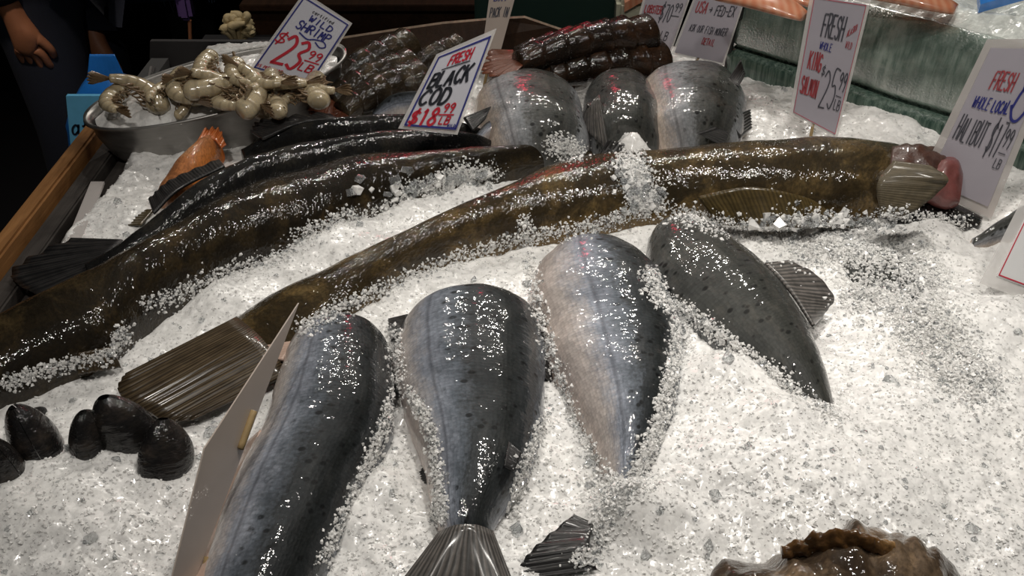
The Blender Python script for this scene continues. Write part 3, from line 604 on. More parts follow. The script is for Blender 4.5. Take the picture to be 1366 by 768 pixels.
SPR = [([(905, 425), (905, 470), (890, 520), (880, 570), (862, 610), (845, 650)], 7, 2600), ([(865, 362), (885, 400), (930, 425), (975, 462), (1030, 500), (1075, 545), (1098, 585)], 8, 2600), ([(800, 640), (815, 665), (840, 670), (820, 700)], 16, 2200),
 ([(525, 440), (528, 520), (500, 600), (470, 670), (430, 750)], 6, 1600), ([(200, 410), (300, 368), (400, 335), (500, 285), (600, 250), (660, 228)], 9, 2600), ([(400, 440), (500, 392), (600, 350), (700, 318), (800, 300), (870, 272)], 8, 2600),
 ([(838, 208), (848, 228), (852, 255), (870, 278)], 11, 2600), ([(900, 285), (960, 300), (1040, 310), (1150, 300), (1200, 292), (1290, 300)], 9, 2600), ([(1060, 310), (1110, 325), (1150, 330)], 22, 4000), ([(1140, 395), (1190, 400), (1230, 440)], 18, 3600),
 ([(1225, 440), (1260, 490), (1300, 530)], 26, 4500), ([(1120, 330), (1210, 345), (1240, 390)], 16, 3000), ([(600, 245), (625, 232)], 12, 900), ([(540, 255), (620, 243)], 9, 600), ([(700, 290), (712, 380), (735, 470), (765, 560), (795, 620)], 6, 1500), ([(545, 520), (575, 580), (585, 660), (585, 700)], 5, 1200),
 ([(725, 560), (700, 630), (680, 690)], 5, 900), ([(0, 515), (80, 490), (150, 470), (165, 440)], 7, 900), ([(770, 205), (740, 190)], 10, 900), ([(770, 750), (800, 730), (810, 700)], 9, 500), ([(470, 285), (400, 315)], 8, 400)]
gs = [sprinkle(*a) for a in SPR]; gk = [sprinkle([(480, 262), (640, 238)], 14, 40, .010, .018), sprinkle([(830, 225), (860, 262)], 14, 60, .008, .016), sprinkle([(990, 300), (1180, 295)], 12, 60, .008, .018)]
g4 = np.vstack([a for a, _ in gs]); f4 = []; kk = 0
for a, b in gs: f4.append(b+kk); kk += len(a)
f4 = np.vstack(f4); g5 = np.vstack([a for a, _ in gk]); f5 = []; kk = 0
for a, b in gk: f5.append(b+kk); kk += len(a)
f5 = np.vstack(f5)
Vv = np.vstack([V0, g1, g2, g3, g4, g5]); o1 = len(V0); o2 = o1+len(g1); o3 = o2+len(g2); o4 = o3+len(g3); o5 = o4+len(g4)
Ff = np.vstack([F0, f1+o1, f2+o2, f3+o3, f4+o4, f5+o5]); fm = np.r_[np.zeros(len(F0)), np.zeros(len(f1)), np.ones(len(f2)), np.ones(len(f3)), (np.arange(len(f4)) % 30 < 6).astype(float), (np.arange(len(f5))//6 % 5 < 3).astype(float)]
ice = rawmesh('crushed_ice', Vv, Ff, [M['ice'], M['ice_clear']], fm, smooth=np.arange(len(Ff)) < len(F0), origin=(0, 1.1, BED))
tag(ice, 'bed of crushed white ice filling the fish display', 'ice', kind='stuff')

# ------------------------------------------------------------------ mussels at the left
def mussel_proto(label):
    t = thing('mussel', label, 'shellfish', (0, 0, 0), 'dark mussels on the ice at left')
    for sg in (1, -1):
        nu = 22; C = np.zeros((nu, 3)); u = np.linspace(0, 1, nu); C[:, 2] = u*1.0; C[:, 0] = .06*np.sin(u*PI)
        w = .42*np.sin(np.clip(u*.93+.05, 0, 1)**.75*PI)**.55; N = np.tile([1., 0, 0], (nu, 1)); B = np.tile([0, float(sg), 0], (nu, 1))
        nv = 24; V = []; f = []; uv = []
        for i in range(nu):
            for j in range(nv+1):
                a = PI*j/nv; V.append(C[i]+np.array([math.cos(a)*w[i], sg*(math.sin(a)*w[i]*.72+.004), 0]))
        for i in range(nu-1):
            for j in range(nv):
                q = (i*(nv+1)+j, i*(nv+1)+j+1, (i+1)*(nv+1)+j+1, (i+1)*(nv+1)+j)
                if sg > 0: q = q[::-1]
                f.append(q); uv += [((a//(nv+1))/nu*.12, (a % (nv+1))/nv*.05) for a in q]
        mk('shell_valve', V, f, M['mussel'], t, uvs={'norm': uv, 'metric': uv})
    return t
MUS = [(176, 600, .078, .1, -.2, 'largest dark mussel, standing upright beside the halibut tail'), (215, 640, .070, .5, .35, 'dark mussel tilted right, in front of the largest one'), (124, 612, .066, 0, .1, 'small dark mussel between the largest mussel and its round neighbour'),
       (66, 618, .080, .3, .25, 'rounded dark mussel second from the left frame edge'), (5, 645, .080, .2, -.2, 'dark mussel cut off by the left frame edge'), (58, 545, .022, .8, .9, 'tiny dark mussel lying alone on the ice')]
for i, (x, y, s, rx, ry, l) in enumerate(MUS):
    if i == 0: mp = mussel_proto(l); r = mp
    else: r = dup(mp, 'mussel', (0, 0, 0), (0, 0, 0), (1, 1, 1), l, 'dark mussels on the ice at left')
    q = P(x, y, 0); r.location = (q[0], q[1], q[2]-.006); r.rotation_euler = (-rx*.6, ry, i*.7); r.scale = (s,)*3

# ------------------------------------------------------------------ steel bowl with shrimp
rf, rb, rl, rr_ = P(255, 157, .065), P(335, 65, .10), P(118, 149, .055), P(448, 84, .105)
bc0 = (rf+rb+rl+rr_)/4; av = (rr_-rl)/2; bv = (rb-rf)/2
bowl = thing('steel_bowl', 'wide brushed steel bowl holding ice and raw shrimp', 'bowl', (bc0[0], bc0[1], BED))
prof = [(1.0, .0), (1.035, .004), (1.04, -.002), (1.0, -.006), (.97, -.03), (.90, -.062), (.78, -.095), (.6, -.11), (.3, -.112), (0, -.112), (.3, -.106), (.6, -.104), (.76, -.09), (.88, -.06), (.95, -.03), (.985, -.004)]
nv = 96; V = []; f = []
for k, dz in prof:
    for j in range(nv):
        a = 2*PI*j/nv; V.append(bc0+av*math.cos(a)*k+bv*math.sin(a)*k+np.array([0, 0, dz*(1 if dz > -.01 else 1)]))
for i in range(len(prof)):
    i2 = (i+1) % len(prof)
    for j in range(nv): f.append((i*nv+j, i2*nv+j, i2*nv+(j+1) % nv, i*nv+(j+1) % nv))
mk('bowl_shell', V, f, M['steel'], bowl)
# ice in the bowl
V = []; f = []; nr = 46
def bowl_pt(k, a, seed=0):
    p = bc0+av*math.cos(a)*k+bv*math.sin(a)*k; z = -.012+.030*(1-k*k)
    return np.array([p[0], p[1], p[2]+z])
for i in range(nr+1):
    for j in range(160):
        k = i/nr*.955; p = bowl_pt(k, 2*PI*j/160); p[2] += .008*(vn(p[0]/.02, p[1]/.02, 3)-.5)+.004*(vn(p[0]/.006, p[1]/.006, 4)-.5); V.append(p)
for i in range(nr):
    for j in range(160): f.append((i*160+j, (i+1)*160+j, (i+1)*160+(j+1) % 160, i*160+(j+1) % 160))
tag(mk('bowl_ice', V, f, M['ice'], None), 'crushed white ice heaped in the steel bowl under the shrimp', 'ice', kind='stuff')

def shrimp_proto(label):
    t = thing('raw_shrimp', label, 'shrimp', (0, 0, 0), 'raw shrimp heaped in the steel bowl')
    n = 60; u = np.linspace(0, 1, n); ang = -.3+u*1.9; r = .50-.04*u
    C = np.stack([r*np.cos(ang), r*np.sin(ang), 0*u], 1); C -= C.mean(axis=0); T = np.gradient(C, axis=0); T /= np.linalg.norm(T, axis=1, keepdims=True)
    N = np.stack([T[:, 1], -T[:, 0], 0*u], 1); B = np.tile([0, 0, 1.], (n, 1))
    R = .140*(1-.60*u**1.3)*np.clip(u*10+.3, 0, 1)**.5*(1+.05*((u*6.5) % 1.0-.5)); R[-1] *= .5
    v, f, uv = tube_mesh(C, B, N, R*.85, R, 20); mk('body', v, f, M['prawn'], t, uvs=uv)
    e = C[-1]; d = T[-1]; nn = np.array([0, 0, 1.])
    for k, a in enumerate((-.3, -.1, .1, .3)):
        dd = d*math.cos(a)+nn*math.sin(a); sd = np.cross(dd, N[-1])
        fin('tail_blade', [e-sd*.02, e+sd*.02], [e+dd*.20-sd*.03+N[-1]*.01*k, e+dd*.25, e+dd*.20+sd*.03], M['prawn_tail'], t, th=.012, n=8, m=4, ruf=0, conv=lambda q: np.array(q))
    for k in range(5):
        i0 = 6+k*8; c0 = C[i0]; inn = -N[i0]; 
        for sz in (-.03, .03): rod('swimmeret', [c0+inn*.08+B[i0]*0+np.array([0, 0, sz]), c0+inn*.17+T[i0]*.04+np.array([0, 0, sz*1.6]), c0+inn*.20+T[i0]*.10+np.array([0, 0, sz*1.6])], [.022, .014, .006], M['prawn_tail'], t, 6, 6)
    return t
SHR = [(150, 143, .00, 2.6, .2, 'pale raw shrimp on the far left rim of the bowl'), (188, 130, .01, .4, .5, 'curled raw shrimp second from the left rim'), (216, 124, .015, 2.0, .2, 'raw shrimp third from the left rim'), (240, 122, .02, 2.8, .1, 'raw shrimp at the left foot of the heap'),
 (246, 146, .00, 5.5, .9, 'lone raw shrimp tail on the front bowl ice'), (268, 108, .035, 1.0, .4, 'raw shrimp on the left slope of the heap'), (292, 112, .04, 5.0, .2, 'raw shrimp in the middle of the heap, upper left'), (288, 132, .02, 4.2, .5, 'curled raw shrimp at the front left of the heap'),
 (318, 104, .05, 2.9, .1, 'raw shrimp near the top of the heap'), (322, 134, .02, .5, .6, 'plump raw shrimp in the front centre of the heap'), (348, 112, .05, 3.2, .3, 'raw shrimp at the top right under the price sign'), (345, 136, .02, 2.4, .2, 'raw shrimp in the front row right of the plump one'),
 (374, 128, .03, 1.4, .5, 'raw shrimp on the right slope of the heap'), (378, 112, .045, 3.4, .2, 'raw shrimp resting against the price sign foot'), (402, 122, .03, .3, .3, 'raw shrimp at the right end of the heap'), (275, 96, .045, 2.7, .1, 'long raw shrimp lying highest at the back left'),
 (300, 146, .01, 3.3, .2, 'small raw shrimp flat on the front edge of the heap'), (335, 122, .04, 5.8, .5, 'raw shrimp curled in the heart of the heap'), (360, 146, .015, 0., .2, 'raw shrimp low at the front right rim'), (425, 118, .03, 2.9, .3, 'outermost raw shrimp beside the lobster tails'), (300, 122, .03, .9, .9, 'raw shrimp tucked upright left of the heart of the heap'), (392, 140, .01, 1.9, .2, 'raw shrimp right of centre touching the front rim')]
sp = None
for i, (x, y, h, rz, tl, l) in enumerate(SHR):
    if sp is None: sp = shrimp_proto(l); r = sp
    else: r = dup(sp, 'raw_shrimp', (0, 0, 0), (0, 0, 0), (1, 1, 1), l, 'raw shrimp heaped in the steel bowl')
    q = P(x, y-4 if y < 125 else y-10, .085+h*.7); r.location = [float(a) for a in q]; r.rotation_euler = (tl*.9-.2, tl*.4, rz); s = .120*(1+.15*math.sin(i*2.3)); 
    if 'lone' in l: s *= .55
    r.scale = (s,)*3

# ------------------------------------------------------------------ lobster tails
def lobster_proto(label, group, shell, fan):
    t = thing('lobster_tail', label, 'lobster tail', (0, 0, 0), group)
    nseg = 6; per = 10; n = nseg*per+1; u = np.linspace(0, 1, n)
    # length 1 along +x from fan to meat; arched
    C = np.stack([u, 0*u, .05*np.sin(u*PI)], 1); N = np.tile([0, 1., 0], (n, 1)); B = np.tile([0, 0, 1.], (n, 1))
    fr = (u*nseg) % 1.0; R = (.095+.055*u)*(1+.22*(fr-.35)*(fr < .97)); R[fr > .93] *= .96; R[-1] = R[-2]*.92
    v, f, uv = tube_mesh(C, N, B, R*1.05, R, 28, roll=0.0); uvm = [(a*.2, b*.3) for a, b in uv['metric']]
    mk('shell', v, f, shell, t, uvs={'norm': uv['norm'], 'metric': uvm})
    v, f, uv = tube_mesh(np.array([[.985, 0, 0], [1.01, 0, 0], [1.035, 0, 0], [1.045, 0, 0]]), N[:4], B[:4], [.12, .122, .10, .05], [.12, .122, .10, .05], 20)
    mk('meat', v, f, M['meat_pale'], t, uvs=uv)
    for k in range(6):
        s = -1 if k % 2 else 1; y0 = s*(.025+.03*(k//2))
        V = [( .02, y0, -.015), (-.13, y0+s*.02*(k//2), -.02), (-.15, y0+s*.025*(k//2), -.045)]
        rod('side_spine', [(1/6*(k//2*1.6+1.2), s*(.12+.02*k/6), -.04), (1/6*(k//2*1.6+1.2)-.03, s*(.155+.02*k/6), -.09)], [.02, .006], shell, t, 6)
    for k, a in enumerate((-.62, -.3, 0, .3, .62)):
        d = np.array([-math.cos(a), math.sin(a), -.12]); sd = np.array([math.sin(a), math.cos(a), 0]); e = np.array([.03, math.sin(a)*.05, .01])
        fin('tail_blade', [e-sd*.03, e+sd*.03], [e+d*.24-sd*.05, e+d*.28, e+d*.24+sd*.05], fan, t, th=.014, n=10, m=5, ruf=.003, conv=lambda q: np.array(q))
    return t
def place_tail(proto, A, Bp, label, group, thick=1.0, roll=0.0):
    a = P(*A); b = P(*Bp); d = b-a; L = np.linalg.norm(d); rz = math.atan2(d[1], d[0]); ry = -math.asin(d[2]/L)
    r = proto if label is None else dup(proto, 'lobster_tail', a, (0, 0, 0), (1, 1, 1), label, group)
    r.location = [float(x) for x in a]; r.rotation_euler = (roll, ry, rz); r.scale = (L, L*thick, L*thick); return r
g2 = 'dark lobster tails behind the back row of salmon'
lp = lobster_proto('thick lobster tail lying nearest the salmon humps with pale cut end at right', g2, M['shell'], M['shell_red'])
place_tail(lp, (722, 106, .05), (884, 82, .045), None, g2, .95)
place_tail(lp, (706, 88, .065), (870, 66, .06), 'glossy brown lobster tail second from the front of the big pile', g2, .9, .1)
place_tail(lp, (690, 84, .085), (866, 46, .09), 'brown lobster tail on top of the pile reaching toward the lobster sign', g2, .85, -.1)
place_tail(lp, (690, 74, .08), (836, 42, .085), 'lobster tail at the back of the pile with pale meat end', g2, .8, .2)
place_tail(lp, (675, 96, .055), (760, 92, .05), 'shorter reddish lobster tail at the left with an orange spot', g2, 1.2, .3)
g1 = 'smaller lobster tails between the shrimp and the black cod sign'
lq = lobster_proto('small dark lobster tail at the back top of the left group', g1, M['shell2'], M['shell_red'])
place_tail(lq, (432, 122, .045), (546, 62, .065), None, g1, 1.05)
place_tail(lq, (440, 132, .050), (548, 88, .055), 'small dark lobster tail in the middle of the left group', g1, 1.1, .2)
place_tail(lq, (455, 150, .04), (560, 104, .045), 'small dark lobster tail in the front of the left group', g1, 1.2, .1)
place_tail(lq, (500, 130, .04), (606, 108, .05), 'small lobster tail slipping behind the black cod sign, lower one', g1, 1.0, -.2)
place_tail(lq, (540, 98, .04), (612, 62, .055), 'small lobster tail behind the black cod sign, upper one', g1, 1.2)

# ------------------------------------------------------------------ signs
def w_shrimp(c):
    T = c.text
    return [('blue_lettering', M['blue'], T('WILD', .32, .775, .46, .075, .0036, jit=.1)+T('SHRIMP', .20, .635, .64, .105, .0040, jit=.1)+[([(.32, .60), (.5, .565), (.62, .60), (.78, .62), (.86, .57), (.78, .53), (.66, .57)], .004)]),
            ('small_lettering', M['black'], T('certified', .30, .88, .44, .04, .0014)),
            ('red_lettering', M['red'], T('$', .02, .38, .15, .15, .0042)+T('23', .20, .13, .42, .40, .0085)+T('99', .68, .34, .22, .12, .004)+[([(.68, .30), (.93, .31)], .004)]+T('LB', .66, .15, .22, .11, .0042)+T('15 PER POUND', .03, .04, .44, .035, .0015))]
sign('tilted wild shrimp price sign standing behind the shrimp bowl', [(406, -6), (466, 32), (414, 112), (337, 91)], (376, 102, .10), (.1, -1, .22), M['paper'], .004, border=(M['blue'], .02, .004), writing=w_shrimp)
def w_cod(c):
    T = c.text
    return [('red_lettering', M['red'], T('FRESH', .30, .80, .42, .12, .0038)+T('$18', .05, .04, .48, .20, .006)+T('99', .60, .20, .20, .10, .0035)+[([(.56, .17), (.84, .17)], .003)]+T('LB', .62, .06, .18, .085, .0032)),
            ('black_lettering', M['black'], T('BLACK', .10, .54, .74, .19, .0066)+T('COD', .06, .31, .54, .19, .0066)+[([(.22, .765), (.74, .775)], .0025)]),
            ('blue_lettering', M['blue'], T('WILD', .80, .035, .15, .03, .0014))]
sign('black cod price sign standing in the ice in front of the small lobster tails', [(585, 75), (656, 46), (608, 174), (538, 168)], (572, 172, .115), (.18, -1, .2), M['paper'], .005, border=(M['blue'], .02, .0045), writing=w_cod, stick=False)
sign('narrow pale sign seen almost edge on behind the black cod sign', [(654, -14), (690, -14), (662, 90), (640, 92)], (652, 92, .04), (.1, -1, .25), M['paper_back'], 0, writing=lambda c: [
  ('blue_lettering', M['blue'], c.text('DAY', .2, .86, .5, .06, .002)), ('black_lettering', M['fadeblack'], c.text('PACK IN', .12, .66, .74, .12, .002))])
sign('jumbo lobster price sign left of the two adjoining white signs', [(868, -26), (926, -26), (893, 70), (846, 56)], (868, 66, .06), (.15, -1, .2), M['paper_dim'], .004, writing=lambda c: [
  ('black_lettering', M['fadeblack'], c.text('JUMBO', .18, .80, .55, .10, .0028)+c.text('$70', .44, .40, .28, .26, .0026)+c.text('99', .76, .56, .16, .12, .0022)+[([(.72, .50), (.92, .50)], .002)]+c.text('LB', .62, .14, .18, .12, .0022)+c.text('TAILS', .06, .16, .34, .08, .0022)),
  ('red_lettering', M['fadered'], c.text('LOBSTER', .04, .50, .42, .12, .0028))])
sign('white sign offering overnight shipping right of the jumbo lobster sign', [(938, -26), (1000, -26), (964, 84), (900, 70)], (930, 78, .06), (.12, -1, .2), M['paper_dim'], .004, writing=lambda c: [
  ('black_lettering', M['fadeblack'], c.text('ANYWHERE IN THE', .08, .82, .86, .12, .0026)+c.text('> FED-EX', .36, .56, .54, .12, .0028)+c.text('ASK OUR FISH MONGER', .10, .32, .78, .09, .0018)),
  ('red_lettering', M['fadered'], c.text('USA', .08, .57, .22, .15, .0032)+c.text('4 DETAIL', .36, .18, .34, .08, .002))])
def w_king(c):
    T = c.text
    return [('black_lettering', M['fadeblack'], T('FRESH', .26, .70, .42, .18, .0040)+T('$', .42, .40, .06, .08, .002)+T('25', .50, .16, .28, .32, .0032)+T('99', .82, .34, .14, .14, .0028)+[([(.82, .29), (.93, .29)], .002)]+T('LB', .82, .18, .12, .08, .0022)),
            ('blue_lettering', M['blue'], T('WHOLE', .28, .60, .24, .06, .0018)),
            ('red_lettering', M['fadered'], T('KING', .12, .42, .26, .14, .0038)+T('SALMON', .06, .20, .34, .15, .0038)+T('ALASKA', .76, .74, .16, .05, .0014, rot=.4)+T('WILD', .78, .66, .12, .05, .0014))]
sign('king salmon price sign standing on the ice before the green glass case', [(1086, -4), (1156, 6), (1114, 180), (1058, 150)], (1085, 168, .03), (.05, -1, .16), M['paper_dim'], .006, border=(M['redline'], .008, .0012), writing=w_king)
def w_hal(c):
    T = c.text
    return [('red_lettering', M['fadered'], T('FRESH', .26, .72, .36, .12, .0038)), ('black_lettering', M['fadeblack'], T('HALIBUT', .06, .34, .46, .17, .0032)+T('$17', .60, .30, .20, .22, .0032)+T('99', .82, .38, .12, .12, .0026)+[([(.82, .34), (.93, .34)], .002)]+T('LB', .82, .24, .10, .06, .002)),
            ('blue_lettering', M['blue'], T('WHOLE', .12, .58, .26, .08, .0024)+T('LOCAL', .44, .58, .26, .08, .0032)+[([(.74, .62), (.80, .74), (.92, .78), (.98, .66), (.90, .56), (.80, .56), (.72, .64)], .006), ([(.80, .74), (.80, .86)], .005)])]
sign('halibut price sign in a cloudy plastic sleeve at the right', [(1322, 64), (1404, 66), (1318, 276), (1238, 240)], (1280, 262, .03), (-.1, -1, .2), M['paper_dim'], .012, stick=False, sleeve_mat=M['plastic_dim'], writing=w_hal)
sign('red bordered white sign cut off by the right frame edge', [(1392, 240), (1470, 262), (1420, 402), (1330, 368)], (1375, 388, .02), (.25, -1, .75), M['paper_white'], .016, stick=False, border=(M['redline'], .015, .0025))
# sign in front, seen nearly edge on
A8, B8, D8 = P(399, 404, .15), P(273, 598, .135), P(252, 795, .03); n8 = np.cross(B8-A8, D8-A8); C8 = onplane(196, 905, A8, n8)
c8 = Card(B8, A8, D8, C8)
t8 = thing('price_sign', 'beige backed plastic sign standing edge on beside the leftmost salmon', 'sign', (C8+D8)/2)
slab('card', c8.c, -c8.n*.0014, M['paper_back'], t8)
rod('stick', [onplane(318, 598, A8, n8)+c8.n*.002, onplane(336, 548, A8, n8)+c8.n*.002], .0035, M['stick'], t8, 8)
rod('stick', [onplane(262, 790, A8, n8)+c8.n*.002, onplane(275, 742, A8, n8)+c8.n*.002], .0035, M['stick'], t8, 8)

# ------------------------------------------------------------------ display bin, rail, boards
box('trim_left', (-.722, .30, BED-.03), (-.694, 1.54, BED+.012), M['rail'], bev=.004)['kind'] = 'structure'
bn = thing('display_bin', 'dark fish bin with boards around the ice', 'display bin', (0, 1.1, 0))
box('side_board', (-.692, .30, BED-.055), (-.662, 1.54, BED-.012), M['darkwood'], bn, .003)
box('side_board', (-.657, .30, BED-.070), (-.615, 1.54, BED-.026), M['darkwood'], bn, .003)
box('bottom_panel', (-.735, .30, BED-.16), (1.27, 1.93, BED-.12), M['bin'], bn)
box('front_panel', (-.735, .28, 0), (1.27, .30, BED-.02), M['bin'], bn)
box('left_panel', (-.735, .30, 0), (-.70, 1.93, BED-.03), M['bin'], bn)
box('right_panel', (1.25, .30, 0), (1.27, 1.93, BED-.02), M['bin'], bn)
q = [P(78, 352, .005), P(100, 345, .005), P(140, 245, .005), P(122, 245, .005)]
tag(slab('plastic_strip', q, (0, 0, .004), M['plastic_dim']), 'strip of clear plastic on the dark board at left', 'plastic strip')
YB = 1.80
pts = [(395, 150), (400, 92), (432, 66), (455, 52), (520, 42), (590, 32), (660, 26), (700, 24), (735, 36), (765, 46), (800, 80), (800, 140)]
tag(slab('brown_board', [Q(x, y, YB+.03*math.sin(i*.5)) for i, (x, y) in enumerate(pts)], (0, .012, 0), None, mats=[M['brownboard'], M['boardedge']]), 'warped dark brown board standing behind the lobster tails', 'board')
tag(slab('grey_board', [Q(190, 700, 1.95), Q(200, 55, 1.95), Q(420, 56, 1.95), Q(420, 700, 1.95)], (0, .012, 0), M['greyboard']), 'dark grey board standing behind the shrimp bowl', 'board')
tag(slab('plastic_divider', [Q(190, 140, 1.80), Q(200, 88, 1.80), Q(206, 88, 1.9), Q(200, 140, 1.9)], (.004, 0, 0), M['plastic_dim']), 'small clear divider behind the left end of the shrimp bowl', 'divider')
# crate behind
a = Q(332, 60, 2.3); b = Q(636, 8, 2.3); ct = thing('wooden_crate', 'dark brown wooden crate behind the board at the top', 'crate', (a[0], 2.3, 0))
zt = Q(400, 6, 2.3)[2]
box('side_panel', (a[0], 2.30, .3), (b[0], 2.32, zt), M['crate'], ct, .002); box('top_rail', (a[0]-.005, 2.285, zt-.012), (b[0]+.005, 2.325, zt+.004), M['crate'], ct, .002)
box('side_panel', (a[0], 2.32, .3), (a[0]+.02, 2.8, zt), M['crate'], ct); box('side_panel', (b[0]-.02, 2.32, .3), (b[0], 2.8, zt), M['crate'], ct); box('crate_floor', (a[0]+.02, 2.32, .80), (b[0]-.02, 2.8, .83), M['crate'], ct)
for x, l in ((350, 'orange cooked prawn at the left corner of the wooden crate'), (366, 'orange cooked prawn second from the left corner of the crate'), (382, 'orange cooked prawn third from the left corner of the crate')):
    p0 = Q(x, 3, 2.36); tag(rod('cooked_prawn', [p0+np.array([-.015, 0, .0]), p0+np.array([0, .01, .016]), p0+np.array([.02, .005, -.002])], [.004, .011, .005], M['fillet']), l, 'prawn', 'orange prawns on the crate')
# cream branching shells left of crate
p0 = Q(318, 52, 2.2); cc = thing('dried_seaweed', 'cream knobbly cluster at the left end of the crate', 'seafood', p0)
V = None
for k in range(34):
    a1 = rng.uniform(0, 2*PI); r1 = rng.uniform(.004, .026); hh = rng.uniform(.012, .055)
    rod('frond', [p0+np.array([math.cos(a1)*r1*.3, math.sin(a1)*r1*.3, -.01]), p0+np.array([math.cos(a1)*r1, math.sin(a1)*r1, hh*.6]), p0+np.array([math.cos(a1)*r1*1.5, math.sin(a1)*r1, hh]), p0+np.array([math.cos(a1+1)*r1*1.5, math.sin(a1)*r1, hh+.008])], [.004, .006, .011, .005], M['coral'], cc, 7)
box('stall_counter', (p0[0]-.1, 2.05, .0), (b[0]+.1, 2.28, p0[2]-.02), M['wall']) ; tag(bpy.data.objects['stall_counter'], 'black counter behind the grey board', 'counter')
# green cooler panel
a = Q(634, 60, 2.15); b = Q(822, 60, 2.15)
tag(box('green_panel', (a[0], 2.15, 0), (b[0], 2.19, Q(700, -40, 2.15)[2]), M['greenboard'], bev=.004), 'dark green panel behind the brown board', 'panel')
a = Q(820, 60, 2.1); b = Q(880, 0, 2.1)
tub = tag(box('cream_tub', (a[0], 2.1, 0.3), (b[0], 2.4, Q(840, 2, 2.1)[2]), M['cream'], bev=.01), 'cream tub beyond the jumbo lobster sign', 'tub')
p0 = Q(846, 4, 2.09)
tag(slab('salmon_fillet', [p0+np.array([-.02, 0, -.02]), p0+np.array([.03, 0, .01]), p0+np.array([.03, .1, .03]), p0+np.array([-.02, .1, 0])], (0, 0, .02), M['fillet']), 'orange fillet on the cream tub', 'fish fillet')

# ------------------------------------------------------------------ green glass case at right
A = np.array([.425, 1.815]); Bq = np.array([.95, 1.275]); d = (Bq-A)/np.linalg.norm(Bq-A); nrm = np.array([-d[1], d[0]]);
if nrm @ (-A) < 0: nrm = -nrm
case = thing('glass_display_case', 'frosted green glass display case with wet streaks at the right', 'display case', (A[0], A[1], BED-.02))
def extr(name, prof, mat, a=0.0, b=1.0, n=60, wob=.0):
    V = []; f = []; m = len(prof); L = np.linalg.norm(Bq-A)
    for i in range(n+1):
        s = a+(b-a)*i/n
        for o, z in prof:
            w = wob*(vn(s*9+3, z*20, 9)-.5); q = A+d*L*s+nrm*(o+w); V.append((q[0], q[1], BED+z))
    for i in range(n):
        for j in range(m): f.append((i*m+j, i*m+(j+1) % m, (i+1)*m+(j+1) % m, (i+1)*m+j))
    f += [tuple(range(m))[::-1], tuple(n*m+j for j in range(m))]
    return mk(name, V, f, mat, case)
extr('glass_foot', [(.022, -.06), (.024, .030), (.016, .040), (-.02, .042), (-.02, -.06)], M['case_foot'], wob=.006)
extr('front_glass', [(.0, .040), (.012, .055), (.014, .10), (.006, .150), (-.010, .178), (-.024, .178), (-.016, .145), (-.008, .10), (-.010, .055), (-.02, .040)], M['case'], wob=.012)
s0 = A-nrm*.25; 
slab('side_glass', [(A[0], A[1], BED-.05), (A[0], A[1], BED+.178), (s0[0], s0[1], BED+.178), (s0[0], s0[1], BED-.05)], (.012*d[0], .012*d[1], 0), M['case'], case)
e0 = A+nrm*.02
rod('corner_post', [(e0[0], e0[1], BED-.03), (e0[0]+.004, e0[1]+.002, BED+.12), (e0[0]+.012, e0[1]+.006, BED+.30)], .006, M['blackmetal'], case, 10)
rod('post_clamp', [(e0[0]+.006, e0[1]+.002, BED+.10), (e0[0]+.012, e0[1]+.004, BED+.17)], .012, M['blackmetal'], case, 10)
# ice heaped in case
V = []; f = []; na, nb = 150, 90; L = np.linalg.norm(Bq-A)
for i in range(na+1):
    for j in range(nb+1):
        q = A+d*L*(i/na*1.0)-nrm*(.012+j/nb*.42); z = .172+.05*(vn(q[0]/.09, q[1]/.09, 3)-.35)*min(1, j/8)+.008*(vn(q[0]/.012, q[1]/.012, 5)-.5)
        V.append((q[0], q[1], BED+z))
for i in range(na):
    for j in range(nb): f.append((i*(nb+1)+j, i*(nb+1)+j+1, (i+1)*(nb+1)+j+1, (i+1)*(nb+1)+j))
tag(mk('case_ice', V, f, M['ice_green'], smooth=False), 'pale ice heaped along the top of the green glass case', 'ice', kind='stuff')
def fillet(px, py, w, l, rz, label):
    p0 = P(px, py, .205); n = 24; u = np.linspace(0, 1, n)
    C = np.stack([p0[0]+(u-.5)*l*math.cos(rz), p0[1]+(u-.5)*l*math.sin(rz), p0[2]+.012*np.sin(u*PI)], 1)
    N = np.tile([-math.sin(rz), math.cos(rz), 0], (n, 1)); B = np.tile([0, 0, 1.], (n, 1)); W = w*np.sin(np.clip(u*.9+.08, 0, 1)*PI)**.6+.002
    v, f, uv = tube_mesh(C, N, B, W, W*.35, 20); tag(mk('salmon_fillet', v, f, M['fillet'], uvs=uv), label, 'fish fillet', 'orange fillets on the case ice')
fillet(1010, 8, .035, .16, 2.5, 'orange fillet next to the black post on the case'); fillet(1040, -2, .035, .16, 2.7, 'orange fillet left of the king salmon sign top'); fillet(1190, -2, .04, .2, 2.6, 'pinkish orange fillet right of the king salmon sign top')
p0 = P(1330, 14, .20)  # blue light reflection on the case, put in as a coloured slab
tag(slab('blue_reflection', [p0+np.array([-.035, -.012, 0]), p0+np.array([.05, .02, .01]), p0+np.array([.045, .06, .03]), p0+np.array([-.03, .03, .025])], (0, 0, .014), M['blueglare']), 'painted blue light reflection on the case ice at top right', 'painted reflection')

